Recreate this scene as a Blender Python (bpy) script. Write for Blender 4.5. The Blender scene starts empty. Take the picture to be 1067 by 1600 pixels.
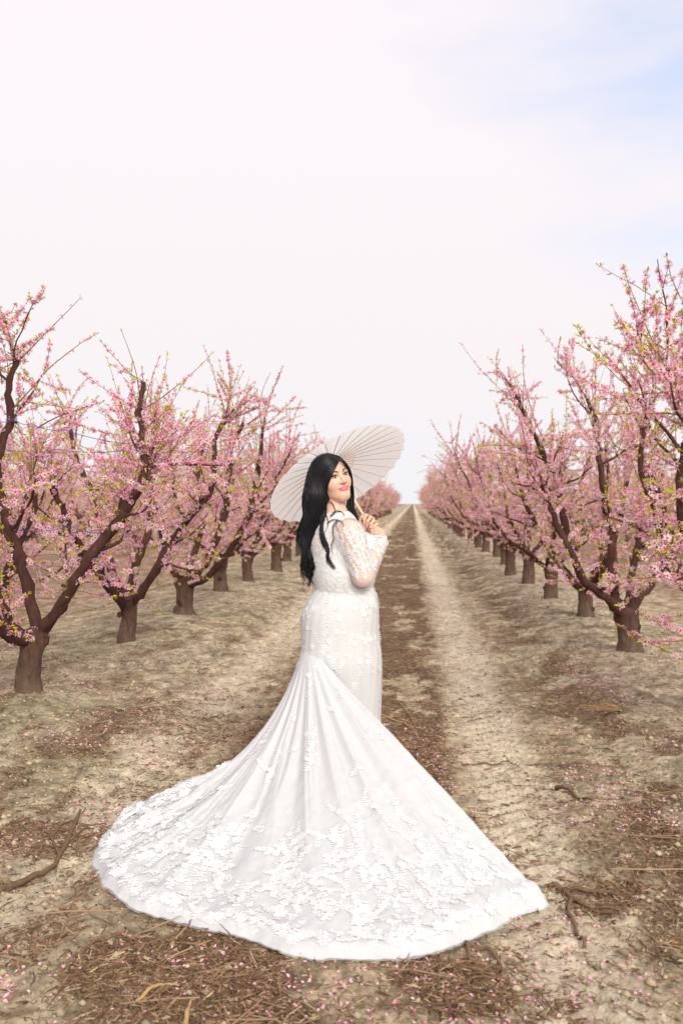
import bpy, math, random
import numpy as np
from mathutils import Vector, Matrix, kdtree

# ------------------------------------------------------------------ camera
C = bpy.context.scene.collection
S = bpy.context.scene
FPX = 1555.0                      # focal length in photo pixels (1600 px = 36 mm)
HC = 1.41                         # eye height
YAW, PITCH = math.atan(111.5 / FPX), -math.atan(15.0 / FPX)
cam_d = bpy.data.cameras.new('camera')
cam = bpy.data.objects.new('camera', cam_d)
C.objects.link(cam)
cam.location = (0, 0, HC)
cam.rotation_euler = (math.pi / 2 + PITCH, 0, YAW)
cam_d.sensor_fit = 'VERTICAL'
cam_d.sensor_height = 36.0
cam_d.lens = 36.0 * FPX / 1600.0
cam_d.clip_start, cam_d.clip_end = 0.05, 3000
cam_d.dof.use_dof = True
cam_d.dof.focus_distance = 4.7
cam_d.dof.aperture_fstop = 4.0
S.camera = cam
# ------------------------------------------------------------------ sky and sun
SUN_EL, SUN_AZ = math.radians(30), math.radians(158)    # azimuth clockwise from +Y
W = bpy.data.worlds.new('World')
S.world = W
W.use_nodes = True
nt = W.node_tree
nt.nodes.clear()
def N(t, kind, **kw):
    n = t.nodes.new(kind)
    for k, v in kw.items():
        if k in n.inputs.keys(): n.inputs[k].default_value = v
        else: setattr(n, k, v)
    return n
out = N(nt, 'ShaderNodeOutputWorld')
bg = N(nt, 'ShaderNodeBackground'); bg.inputs['Strength'].default_value = 1.0
sky = N(nt, 'ShaderNodeTexSky', sky_type='NISHITA', sun_disc=False, sun_elevation=SUN_EL, sun_rotation=SUN_AZ)
sc = N(nt, 'ShaderNodeVectorMath', operation='SCALE'); sc.inputs['Scale'].default_value = 0.10
nt.links.new(sky.outputs[0], sc.inputs[0])
addb = N(nt, 'ShaderNodeVectorMath', operation='ADD'); addb.inputs[1].default_value = (0.06, 0.16, 0.32)
nt.links.new(sc.outputs[0], addb.inputs[0])
tc = N(nt, 'ShaderNodeTexCoord')
mp = N(nt, 'ShaderNodeMapping'); mp.inputs['Scale'].default_value = (1.2, 1.2, 3.6); mp.inputs['Rotation'].default_value = (0.0, 0.35, 0.0)
nt.links.new(tc.outputs['Generated'], mp.inputs['Vector'])
nz = N(nt, 'ShaderNodeTexNoise'); nz.inputs['Scale'].default_value = 1.5; nz.inputs['Detail'].default_value = 5; nz.inputs['Roughness'].default_value = 0.5
nt.links.new(mp.outputs[0], nz.inputs['Vector'])
# gap in the cloud sheet, high on the right
dt = N(nt, 'ShaderNodeVectorMath', operation='DOT_PRODUCT')
bd = Vector((0.38, 1.0, 0.72)).normalized(); dt.inputs[1].default_value = bd
nt.links.new(tc.outputs['Generated'], dt.inputs[0])
mr = N(nt, 'ShaderNodeMapRange'); mr.inputs['From Min'].default_value = 0.875; mr.inputs['From Max'].default_value = 1.0
mr.inputs['To Min'].default_value = -0.35; mr.inputs['To Max'].default_value = 0.62
nt.links.new(dt.outputs['Value'], mr.inputs['Value'])
ad = N(nt, 'ShaderNodeMath', operation='ADD'); nt.links.new(mr.outputs[0], ad.inputs[0])
ns = N(nt, 'ShaderNodeMapRange'); ns.inputs['From Min'].default_value = 0.3; ns.inputs['From Max'].default_value = 0.7
ns.inputs['To Min'].default_value = -0.32; ns.inputs['To Max'].default_value = 0.32
nt.links.new(nz.outputs['Fac'], ns.inputs['Value']); nt.links.new(ns.outputs[0], ad.inputs[1])
cl = N(nt, 'ShaderNodeMapRange', interpolation_type='SMOOTHSTEP'); cl.inputs['From Min'].default_value = 0.0; cl.inputs['From Max'].default_value = 0.75
cl.inputs['To Min'].default_value = 0.0; cl.inputs['To Max'].default_value = 0.95
nt.links.new(ad.outputs[0], cl.inputs['Value'])
sep = N(nt, 'ShaderNodeSeparateXYZ'); nt.links.new(tc.outputs['Generated'], sep.inputs[0])
cr = N(nt, 'ShaderNodeValToRGB')
cr.color_ramp.elements[0].position = 0.0; cr.color_ramp.elements[0].color = (0.66, 0.66, 0.685, 1)
cr.color_ramp.elements[1].position = 0.42; cr.color_ramp.elements[1].color = (0.73, 0.68, 0.708, 1)
e = cr.color_ramp.elements.new(0.10); e.color = (0.695, 0.66, 0.677, 1)
nt.links.new(sep.outputs['Z'], cr.inputs['Fac'])
mixw = N(nt, 'ShaderNodeMixRGB'); nt.links.new(cl.outputs[0], mixw.inputs['Fac'])
nt.links.new(cr.outputs[0], mixw.inputs['Color1']); nt.links.new(addb.outputs[0], mixw.inputs['Color2'])
nt.links.new(mixw.outputs[0], bg.inputs['Color']); nt.links.new(bg.outputs[0], out.inputs['Surface'])
sun_d = bpy.data.lights.new('sun', 'SUN'); sun_d.energy = 2.5; sun_d.angle = math.radians(22); sun_d.color = (1.0, 0.965, 0.86)
sun = bpy.data.objects.new('sun', sun_d); C.objects.link(sun)
sv = Vector((math.sin(SUN_AZ) * math.cos(SUN_EL), math.cos(SUN_AZ) * math.cos(SUN_EL), math.sin(SUN_EL)))
sun.rotation_euler = (-sv).to_track_quat('-Z', 'Y').to_euler()
S.view_settings.view_transform = 'Standard'; S.view_settings.look = 'None'
S.view_settings.exposure = 0.45; S.view_settings.gamma = 1.0; S.view_settings.use_curve_mapping = False
S.render.engine = 'CYCLES'
S.cycles.transparent_max_bounces = 24
S.cycles.max_bounces = 8

# ------------------------------------------------------------------ helpers
RM = cam.rotation_euler.to_matrix()
CX = np.array([math.cos(YAW), math.sin(YAW), 0.0])        # picture right, on the ground
CD = np.array([-math.sin(YAW), math.cos(YAW), 0.0])       # away from the viewer
CAMP = np.array([0, 0, HC])
RMn = np.array(RM)
def at(x, y, d):
    """photo pixel + depth (m) -> world point"""
    return CAMP + RMn @ (np.array([(x - 533.5) / FPX, (800 - y) / FPX, -1.0]) * d)
def atg(x, y, z=0.0):
    v = RMn @ np.array([(x - 533.5) / FPX, (800 - y) / FPX, -1.0])
    return CAMP + v * ((z - HC) / v[2])
def tag(o, label=None, cat=None, group=None, kind=None):
    if label: o['label'] = label
    if cat: o['category'] = cat
    if group: o['group'] = group
    if kind: o['kind'] = kind
    return o
def empty(name, loc, rz=0.0, **k):
    o = bpy.data.objects.new(name, None); C.objects.link(o)
    o.location = loc; o.rotation_euler = (0, 0, rz); o.empty_display_size = 0.1
    return tag(o, **k)
def mesh(name, V, F, mats=(), col=None, smooth=False, midx=None):
    """V (n,3), F list of (m,k) int arrays"""
    if not isinstance(F, (list, tuple)): F = [F]
    F = [np.asarray(f, dtype=np.int32) for f in F if len(f)]
    V = np.asarray(V, dtype=np.float32)
    me = bpy.data.meshes.new(name)
    me.vertices.add(len(V)); me.vertices.foreach_set('co', V.ravel())
    loops = np.concatenate([f.ravel() for f in F])
    tot = np.concatenate([np.full(len(f), f.shape[1], dtype=np.int32) for f in F])
    start = np.concatenate([[0], np.cumsum(tot)[:-1]]).astype(np.int32)
    me.loops.add(len(loops)); me.loops.foreach_set('vertex_index', loops)
    me.polygons.add(len(tot)); me.polygons.foreach_set('loop_start', start)
    me.polygons.foreach_set('loop_total', tot)
    if smooth: me.polygons.foreach_set('use_smooth', np.ones(len(tot), dtype=bool))
    for m in mats: me.materials.append(m)
    if midx is not None: me.polygons.foreach_set('material_index', np.asarray(midx, dtype=np.int32))
    me.update(calc_edges=True)
    me.validate()
    if col is not None:
        a = me.color_attributes.new('Col', 'FLOAT_COLOR', 'POINT')
        c4 = np.ones((len(V), 4), dtype=np.float32); c4[:, :3] = col
        a.data.foreach_set('color', c4.ravel())
    return me
def obj(name, me, parent=None, **k):
    o = bpy.data.objects.new(name, me); C.objects.link(o)
    if parent is not None: o.parent = parent
    return tag(o, **k)
class Geo:
    """collects shapes into one mesh"""
    def __init__(s): s.V = []; s.F = {}; s.C = []; s.n = 0
    def add(s, V, F, col=None):
        V = np.asarray(V, float); F = np.asarray(F, int)
        s.V.append(V); s.F.setdefault(F.shape[1], []).append(F + s.n)
        s.C.append(np.tile(np.array([1, 1, 1.]), (len(V), 1)) if col is None else np.broadcast_to(col, (len(V), 3)))
        s.n += len(V)
    def mesh(s, name, mats, smooth=False, withcol=True):
        return mesh(name, np.concatenate(s.V), [np.concatenate(f) for f in s.F.values()], mats,
                    col=np.concatenate(s.C) if withcol else None, smooth=smooth)
def smooth_path(P, n):
    """Catmull-Rom through P, n samples"""
    P = np.asarray(P, float); m = len(P)
    if m < 3:
        t = np.linspace(0, 1, n)[:, None]; return P[0] * (1 - t) + P[-1] * t
    Q = np.vstack([2 * P[0] - P[1], P, 2 * P[-1] - P[-2]])
    t = np.linspace(0, m - 1 - 1e-9, n); i = t.astype(int); f = (t - i)[:, None]
    a, b, c, d = Q[i], Q[i + 1], Q[i + 2], Q[i + 3]
    return 0.5 * ((2 * b) + (-a + c) * f + (2 * a - 5 * b + 4 * c - d) * f ** 2 + (-a + 3 * b - 3 * c + d) * f ** 3)
def tube(P, R, sides=6, cap=True, lump=0.0, rng=None):
    P = np.asarray(P, float); n = len(P)
    R = np.broadcast_to(np.asarray(R, float), (n,))
    T = np.gradient(P, axis=0); T /= np.linalg.norm(T, axis=1)[:, None] + 1e-12
    ref = np.array([0, 0, 1.0]) if abs(T[:, 2]).mean() < 0.8 else np.array([1.0, 0.2, 0])
    A = np.cross(T, ref); A /= np.linalg.norm(A, axis=1)[:, None] + 1e-12
    B = np.cross(T, A)
    ang = np.arange(sides) * 2 * math.pi / sides
    rr = R[:, None] * (1 + (lump * rng.standard_normal((n, sides)) if lump else 0))
    V = P[:, None, :] + rr[:, :, None] * (np.cos(ang)[None, :, None] * A[:, None, :] + np.sin(ang)[None, :, None] * B[:, None, :])
    V = V.reshape(-1, 3)
    i = np.arange(n - 1)[:, None] * sides; j = np.arange(sides)[None, :]; k = (j + 1) % sides
    F = np.stack([i + j, i + k, i + sides + k, i + sides + j], -1).reshape(-1, 4)
    return V, F
def addtube(g, P, R, sides=6, col=None, lump=0.0, rng=None, cap=False):
    V, F = tube(P, R, sides, lump=lump, rng=rng); base = g.n
    g.add(V, F, col)
    if cap:
        n = len(P)
        for idx, pt in ((0, P[0]), (n - 1, P[-1])):
            ring = V[idx * sides:(idx + 1) * sides]; VV = np.vstack([ring, ring.mean(0)])
            g.add(VV, np.array([[a, (a + 1) % sides, sides] for a in range(sides)]), col)
# value noise
def _h(ix, iy, s):
    n = (ix.astype(np.int64) * 374761393 + iy.astype(np.int64) * 668265263 + s * 974634777) & 0x7fffffff
    n = ((n ^ (n >> 13)) * 1274126177) & 0x7fffffff
    n = (n ^ (n >> 16)) & 0x7fffffff
    return (n % 100003) / 100003.0
def vn(x, y, s=0):
    x = np.asarray(x, float); y = np.asarray(y, float)
    ix = np.floor(x); iy = np.floor(y); fx = x - ix; fy = y - iy
    fx = fx * fx * (3 - 2 * fx); fy = fy * fy * (3 - 2 * fy)
    a = _h(ix, iy, s); b = _h(ix + 1, iy, s); c = _h(ix, iy + 1, s); d = _h(ix + 1, iy + 1, s)
    return (a + (b - a) * fx) * (1 - fy) + (c + (d - c) * fx) * fy
def fbm(x, y, o=4, s=0):
    r = 0; a = 0.5; t = 0
    for i in range(o):
        r = r + a * vn(x * 2 ** i + 17.3 * i, y * 2 ** i - 9.1 * i, s + i); t += a; a *= 0.55
    return r / t
def gzs(x, y):
    return sum(gz(x + .14 * math.cos(k * 1.05), y + .14 * math.sin(k * 1.05)) for k in range(6)) / 6
def sstep(a, b, x):
    t = np.clip((x - a) / (b - a), 0, 1); return t * t * (3 - 2 * t)

# ------------------------------------------------------------------ materials
def principled(name, col=(0.5, 0.5, 0.5), rough=0.7, attr=False, var=0.0, vscale=20.0, bump=0.0, bscale=60.0,
               trans=0.0, spec=0.3, alpha=1.0, two=None, subs=0.0, vecscale=None):
    m = bpy.data.materials.new(name); m.use_nodes = True
    t = m.node_tree; b = t.nodes['Principled BSDF']
    b.inputs['Roughness'].default_value = rough
    b.inputs['Specular IOR Level'].default_value = spec
    b.inputs['Alpha'].default_value = alpha
    if subs:
        b.inputs['Subsurface Weight'].default_value = subs
        b.inputs['Subsurface Radius'].default_value = (1.0, 0.35, 0.2); b.inputs['Subsurface Scale'].default_value = 0.008
    tc = N(t, 'ShaderNodeTexCoord'); vec = tc.outputs['Object']
    if vecscale:
        mp = N(t, 'ShaderNodeMapping'); mp.inputs['Scale'].default_value = vecscale
        t.links.new(vec, mp.inputs['Vector']); vec = mp.outputs[0]
    if attr:
        a = N(t, 'ShaderNodeVertexColor'); a.layer_name = 'Col'; src = a.outputs['Color']
    else:
        r = N(t, 'ShaderNodeRGB'); r.outputs[0].default_value = (*col, 1); src = r.outputs[0]
    if var:
        n = N(t, 'ShaderNodeTexNoise'); n.inputs['Scale'].default_value = vscale; n.inputs['Detail'].default_value = 6
        n.inputs['Roughness'].default_value = 0.65
        t.links.new(vec, n.inputs['Vector'])
        r = N(t, 'ShaderNodeMapRange'); r.inputs['From Min'].default_value = 0.25; r.inputs['From Max'].default_value = 0.75
        r.inputs['To Min'].default_value = 1 - var; r.inputs['To Max'].default_value = 1 + var
        t.links.new(n.outputs['Fac'], r.inputs['Value'])
        s = N(t, 'ShaderNodeVectorMath', operation='SCALE')
        t.links.new(src, s.inputs[0]); t.links.new(r.outputs[0], s.inputs['Scale']); src = s.outputs[0]
        if two:
            n2 = N(t, 'ShaderNodeTexNoise'); n2.inputs['Scale'].default_value = vscale * 0.35; n2.inputs['Detail'].default_value = 3
            t.links.new(vec, n2.inputs['Vector'])
            r2 = N(t, 'ShaderNodeMapRange'); r2.inputs['From Min'].default_value = 0.45; r2.inputs['From Max'].default_value = 0.65
            t.links.new(n2.outputs['Fac'], r2.inputs['Value'])
            mx = N(t, 'ShaderNodeMixRGB'); mx.inputs['Color2'].default_value = (*two, 1)
            t.links.new(r2.outputs[0], mx.inputs['Fac']); t.links.new(src, mx.inputs['Color1']); src = mx.outputs[0]
    t.links.new(src, b.inputs['Base Color'])
    if bump:
        n = N(t, 'ShaderNodeTexNoise'); n.inputs['Scale'].default_value = bscale; n.inputs['Detail'].default_value = 8
        n.inputs['Roughness'].default_value = 0.7
        t.links.new(vec, n.inputs['Vector'])
        bp = N(t, 'ShaderNodeBump'); bp.inputs['Strength'].default_value = 1.0; bp.inputs['Distance'].default_value = bump
        t.links.new(n.outputs['Fac'], bp.inputs['Height']); t.links.new(bp.outputs[0], b.inputs['Normal'])
    if trans:
        tr = N(t, 'ShaderNodeBsdfTranslucent'); t.links.new(src, tr.inputs['Color'])
        mx = N(t, 'ShaderNodeMixShader'); mx.inputs[0].default_value = trans
        o = t.nodes['Material Output']
        t.links.new(b.outputs[0], mx.inputs[1]); t.links.new(tr.outputs[0], mx.inputs[2]); t.links.new(mx.outputs[0], o.inputs['Surface'])
    return m
M = {}
M['ground'] = principled('sandy_soil', attr=True, rough=0.95, var=0.38, vscale=48, bump=0.022, bscale=34, spec=0.1)
M['bark'] = principled('peach_bark', attr=True, rough=0.85, var=0.55, vscale=30, bump=0.016, bscale=38, spec=0.2, vecscale=(1, 1, 0.35))
M['cut'] = principled('cut_wood', (0.36, 0.22, 0.13), rough=0.8, var=0.2, vscale=60)
M['twig'] = principled('twig_bark', attr=True, rough=0.7, spec=0.3)
M['petal'] = principled('blossom_petal', attr=True, rough=0.6, trans=0.5, spec=0.2)
M['leaf'] = principled('young_leaf', attr=True, rough=0.5, trans=0.40, spec=0.35)
M['litter'] = principled('dry_litter', attr=True, rough=0.9, spec=0.15)
M['fallen'] = principled('fallen_petal', attr=True, rough=0.7, trans=0.2, spec=0.2)
M['twine'] = principled('blue_twine', (0.03, 0.09, 0.38), rough=0.6)
M['stick'] = principled('dead_wood', (0.16, 0.095, 0.055), rough=0.85, var=0.4, vscale=50, bump=0.002, bscale=90)
M['straw'] = principled('dry_straw', (0.42, 0.27, 0.12), rough=0.8, var=0.2, vscale=30)
M['skin'] = principled('skin', attr=True, rough=0.42, spec=0.4, subs=0.12)
M['hair'] = principled('black_hair', (0.006, 0.006, 0.008), rough=0.36, spec=0.28)
M['satin'] = principled('ivory_satin', (0.66, 0.657, 0.66), rough=0.85, spec=0.15, var=0.03, vscale=30, bump=0.0015, bscale=120)
M['tulle'] = principled('tulle_over_lining', (0.675, 0.675, 0.685), rough=0.85, spec=0.15, var=0.015, vscale=9, bump=0.001, bscale=30, trans=0.15)
M['net'] = principled('sheer_net', (0.78, 0.78, 0.79), rough=0.8, alpha=0.30, spec=0.1)
M['mesh'] = principled('sheer_skin_mesh', (0.90, 0.82, 0.80), rough=0.8, alpha=0.36, spec=0.1)
M['yoke'] = principled('sheer_lace_yoke', (0.84, 0.79, 0.77), rough=0.8, alpha=0.78, spec=0.1, bump=0.003, bscale=90)
M['lace'] = principled('white_lace', (0.88, 0.88, 0.885), rough=0.85, alpha=0.92, spec=0.15, trans=0.3)
M['paper'] = principled('parasol_paper', (0.96, 0.96, 0.92), rough=0.85, spec=0.1, trans=0.74, var=0.03, vscale=60)
M['bamboo'] = principled('bamboo', (0.74, 0.52, 0.35), rough=0.6, var=0.15, vscale=40)
M['eye'] = principled('eye_white', (0.75, 0.74, 0.74), rough=0.2, spec=0.5)
M['iris'] = principled('dark_iris', (0.012, 0.007, 0.005), rough=0.1, spec=0.6)
M['lash'] = principled('lash_and_brow', (0.012, 0.009, 0.008), rough=0.6)
M['silver'] = principled('silver', (0.75, 0.75, 0.76), rough=0.2, spec=0.6)
M['nail'] = principled('nail_varnish', (0.62, 0.30, 0.28), rough=0.2, spec=0.6)
# fine grain for the soil: brown specks over sand
def soil_nodes():
    t = M['ground'].node_tree; b = t.nodes['Principled BSDF']
    src = b.inputs['Base Color'].links[0].from_socket
    tc = N(t, 'ShaderNodeTexCoord')
    n = N(t, 'ShaderNodeTexNoise'); n.inputs['Scale'].default_value = 150; n.inputs['Detail'].default_value = 4; n.inputs['Roughness'].default_value = 0.8
    t.links.new(tc.outputs['Object'], n.inputs['Vector'])
    r = N(t, 'ShaderNodeMapRange'); r.inputs['From Min'].default_value = 0.56; r.inputs['From Max'].default_value = 0.68; r.inputs['To Max'].default_value = 0.6
    t.links.new(n.outputs['Fac'], r.inputs['Value'])
    mx = N(t, 'ShaderNodeMixRGB'); mx.inputs['Color2'].default_value = (0.13, 0.085, 0.05, 1)
    t.links.new(r.outputs[0], mx.inputs['Fac']); t.links.new(src, mx.inputs['Color1']); t.links.new(mx.outputs[0], b.inputs['Base Color'])
soil_nodes()

# ------------------------------------------------------------------ ground
BERM = 0.13
LX = float(atg(198, 998, BERM)[0]) - 0.02     # row left of the track
RX = float(atg(915, 965, BERM)[0])            # row right of the track
ROW = RX - LX
def gz(x, y):
    x = np.asarray(x, float); y = np.asarray(y, float)
    ph = (x - LX) / ROW; dd = np.abs(ph - np.round(ph)) * ROW
    wob = (fbm(x * 0.5, y * 0.5, 2, 5) - 0.5) * 0.5
    z = BERM * np.exp(-((dd + wob * 0.5) / 0.85) ** 2)
    near = np.exp(-((x + 0.35) ** 2 + (y - 4.2) ** 2) / 1.4)
    z += (fbm(x * 1.1, y * 0.8, 3, 11) - 0.5) * 0.10 * (1 - 0.75 * near) * sstep(0.5, 1.5, np.abs(x + 0.3) + 0.35)
    z += (fbm(x * 7, y * 6, 4, 31) - 0.5) * 0.036 * (1 - 0.5 * near)
    z += (fbm(x * 24, y * 22, 3, 47) - 0.5) * 0.034 * (1 - 0.75 * np.exp(-((x - 0.48) / 0.25) ** 4))
    tr = np.exp(-((x - 0.50 + 0.03 * np.sin(y)) / 0.20) ** 4)
    z += tr * (-0.018 + 0.009 * np.sign(np.sin((y + np.abs(x - 0.5) * 0.9) * 2 * math.pi / 0.13)) * (vn(x * 3, y * 2, 3) > 0.35))
    z += -0.03 * np.exp(-((x + 1.38 + 0.06 * np.sin(y * 0.7)) / 0.2) ** 2)
    z += -0.025 * np.exp(-((x - 1.05 + 0.05 * np.sin(y * 0.9)) / 0.16) ** 2)
    far = sstep(60, 160, np.hypot(x, y))
    return z * (1 - far)
PATCH = [(275, 1520, .34, .30), (330, 1590, .30, .14), (715, 1545, .17, .17), (930, 1395, .20, .20), (95, 1305, .28, .22), (640, 1150, .22, .6), (290, 1140, .35, .55)]
def masks(x, y):
    w = (fbm(x * 1.6, y * 0.9, 4, 61) - 0.5)
    w2 = (fbm(x * 5, y * 3.2, 4, 71) - 0.5)
    xx = x + w * 0.35
    mul = sstep(-1.12, -0.95, xx) * (1 - sstep(0.08, 0.26, xx))
    mul *= sstep(-0.10, 0.06, w * 1.3 + w2 * 1.1 - 0.05 + 0.30 * sstep(3.2, 4.6, y))
    m2 = 1.1 * np.exp(-((xx - 1.12) / 0.36) ** 2) * sstep(-0.10, 0.05, w2 + w * 0.3)
    m3 = np.exp(-((xx + 1.75) / 0.33) ** 2) * sstep(0.0, 0.12, w2 + w * 0.4) + 0.9 * np.exp(-((xx + 1.15) / 0.2) ** 2) * sstep(0.0, 0.1, w2)
    for px_, py_, rx, ry in PATCH:
        q = atg(px_, py_); mul = np.maximum(mul, sstep(0.95, 0.45, ((x - q[0]) / rx) ** 2 + ((y - q[1]) / ry) ** 2 + w * 2.2 + w2 * 1.6))
    m4 = 0.6 * sstep(0.07, 0.20, w2 - w * 0.2)
    mulch = np.clip(np.maximum.reduce([mul, m2 * 0.85, m3 * 0.9, m4]), 0, 1)
    track = np.exp(-((x + w * 0.10 - 0.47) / 0.215) ** 4)
    track = np.maximum(track, 0.8 * np.exp(-((x + w * 0.3 + 1.4) / 0.24) ** 2))
    berm = np.zeros_like(x)
    ph = (x - LX) / ROW; dd = np.abs(ph - np.round(ph)) * ROW
    berm = np.exp(-((dd + w * 0.6) / 1.05) ** 4)
    return mulch, track, berm, w, w2
def make_ground():
    xs = np.concatenate([-np.geomspace(700, 7, 26), np.arange(-6.8, -2.6, 0.06), np.arange(-2.6, 2.6, 0.021), np.arange(2.6, 6.8, 0.06), np.geomspace(7, 700, 26)])
    ys = [-30, -10, -3, 0, 1.2]
    y = 1.9
    while y < 900:
        ys.append(y); y += max(0.021, 0.0045 * y if y < 25 else 0.02 * y)
    ys = np.array(ys)
    X, Y = np.meshgrid(xs, ys)
    Z = gz(X, Y)
    mu, tr, be, w, w2 = masks(X, Y)
    base = np.array([0.47, 0.375, 0.245])
    track = np.array([0.62, 0.53, 0.40])
    bermc = np.array([0.40, 0.34, 0.24])
    brown = np.array([0.14, 0.080, 0.045])
    olive = np.array([0.25, 0.235, 0.13])
    red = np.array([0.26, 0.155, 0.11])
    c = base[None, None] * (0.92 + 0.4 * w2[..., None])
    def mix(c, k, col): return c * (1 - k[..., None]) + col * k[..., None]
    c = mix(c, be * 0.8, bermc)
    c = mix(c, np.clip(sstep(0.02, 0.2, fbm(X * 1.7, Y * 1.4, 4, 91) - 0.5) * (X < -1.6), 0, 1) * 0.45, olive)
    beyond = np.clip(sstep(1.2, 2.6, np.abs(X - (LX + RX) / 2) - ROW / 2 + w * 0.6), 0, 1)
    c = mix(c, beyond * 0.75, red)
    mu = mu * (1 - 0.75 * np.clip(tr, 0, 1)); c = mix(c, mu * 0.85, brown)
    c = mix(c, np.clip(tr, 0, 1) * 0.8, track)
    dk = sstep(0.60, 0.74, fbm(X * 9, Y * 8, 4, 301)) * (1 - 0.9 * np.clip(tr, 0, 1)) + 0.8 * sstep(0.62, 0.72, fbm(X * 22, Y * 18, 3, 311)) * (1 - 0.7 * np.clip(tr, 0, 1))
    c = mix(c, np.clip(dk, 0, 1) * 0.5, np.array([0.12, 0.08, 0.05]))
    g = np.clip(fbm(X * 13, Y * 11, 3, 121) - 0.5, -0.3, 0.3)
    q = (1 - 0.6 * np.clip(tr, 0, 1))[..., None]; c = c * (1 + 1.3 * q * g[..., None]); c = c * (1 + 0.9 * q * (fbm(X * 40, Y * 36, 2, 131)[..., None] - 0.5))
    ny, nx = X.shape
    i = np.arange(ny - 1)[:, None] * nx + np.arange(nx - 1)[None, :]
    F = np.stack([i, i + 1, i + nx + 1, i + nx], -1).reshape(-1, 4)
    me = mesh('ground', np.stack([X, Y, Z], -1).reshape(-1, 3), F, [M['ground']], col=np.clip(c * 1.13, 0.02, 1).reshape(-1, 3), smooth=True)
    obj('ground', me, kind='structure', label='sandy orchard soil with tyre track, mulch strip and raised tree berms')
make_ground()

# ------------------------------------------------------------------ litter on the ground
rg = np.random.default_rng(7)
HEM = [(250, 1250), (200, 1274), (165, 1302), (148, 1334), (151, 1360), (170, 1388), (203, 1419), (250, 1434), (300, 1448), (350, 1459), (400, 1471), (450, 1490), (520, 1498), (600, 1500),
       (645, 1494), (690, 1482), (740, 1465), (790, 1436), (830, 1424), (857, 1411)]
def under_train(x, y):
    Q = np.array([atg(*p)[:2] for p in HEM + [(650, 1240), (600, 1230), (470, 1230)]]); c = Q.mean(0); Q = c + (Q - c) * 0.975
    ins = np.zeros(len(x), bool)
    for a, b in zip(Q, np.roll(Q, -1, 0)):
        t = (a[1] > y) != (b[1] > y); xi = (b[0] - a[0]) * (y - a[1]) / (b[1] - a[1] + 1e-12) + a[0]; ins ^= t & (x < xi)
    return ins
def scatter_ground(n, ymin, ymax, dens, xr=(-4.2, 4.2), power=1.0):
    k = n * 6
    y = np.exp(rg.uniform(math.log(ymin), math.log(ymax), k))
    lim = 0.30 + 0.5 * y
    x = rg.uniform(-1, 1, k) * np.minimum(lim, 6.5) - 0.15 * 0
    x = np.clip(x, xr[0], xr[1])
    p = dens(x, y)
    keep = (rg.random(k) < p) & ~under_train(x, y)
    return x[keep][:n], y[keep][:n]
def slivers(x, y, L, Wd, lift, cols, tilt=0.25):
    n = len(x); a = rg.uniform(0, 2 * math.pi, n); tl = rg.normal(0, tilt, n)
    d = np.stack([np.cos(a) * np.cos(tl), np.sin(a) * np.cos(tl), np.sin(tl)], -1)
    s = np.stack([-np.sin(a), np.cos(a), np.zeros(n)], -1)
    up = np.cross(d, s)
    c = np.stack([x, y, gz(x, y) + lift + np.abs(np.sin(tl)) * L * 0.4], -1)
    bend = rg.normal(0, 0.12, n)[:, None] * L[:, None] * s
    P = []
    for e, ww in ((-0.5, 0.7), (0.0, 1.0), (0.5, 0.5)):
        q = c + d * (e * L)[:, None] + (bend if e == 0 else 0)
        P += [q + s * (Wd * ww / 2)[:, None], q - s * (Wd * ww / 2)[:, None], q + up * (Wd * ww * 0.8)[:, None]]
    V = np.stack(P, 1).reshape(-1, 3)
    f = []
    for r in (0, 3):
        f += [[r, r + 2, r + 5, r + 3], [r + 2, r + 1, r + 4, r + 5]]
    F = (np.arange(n)[:, None, None] * 9 + np.array(f)[None]).reshape(-1, 4)
    return V, F, np.repeat(cols, 9, axis=0)
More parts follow.
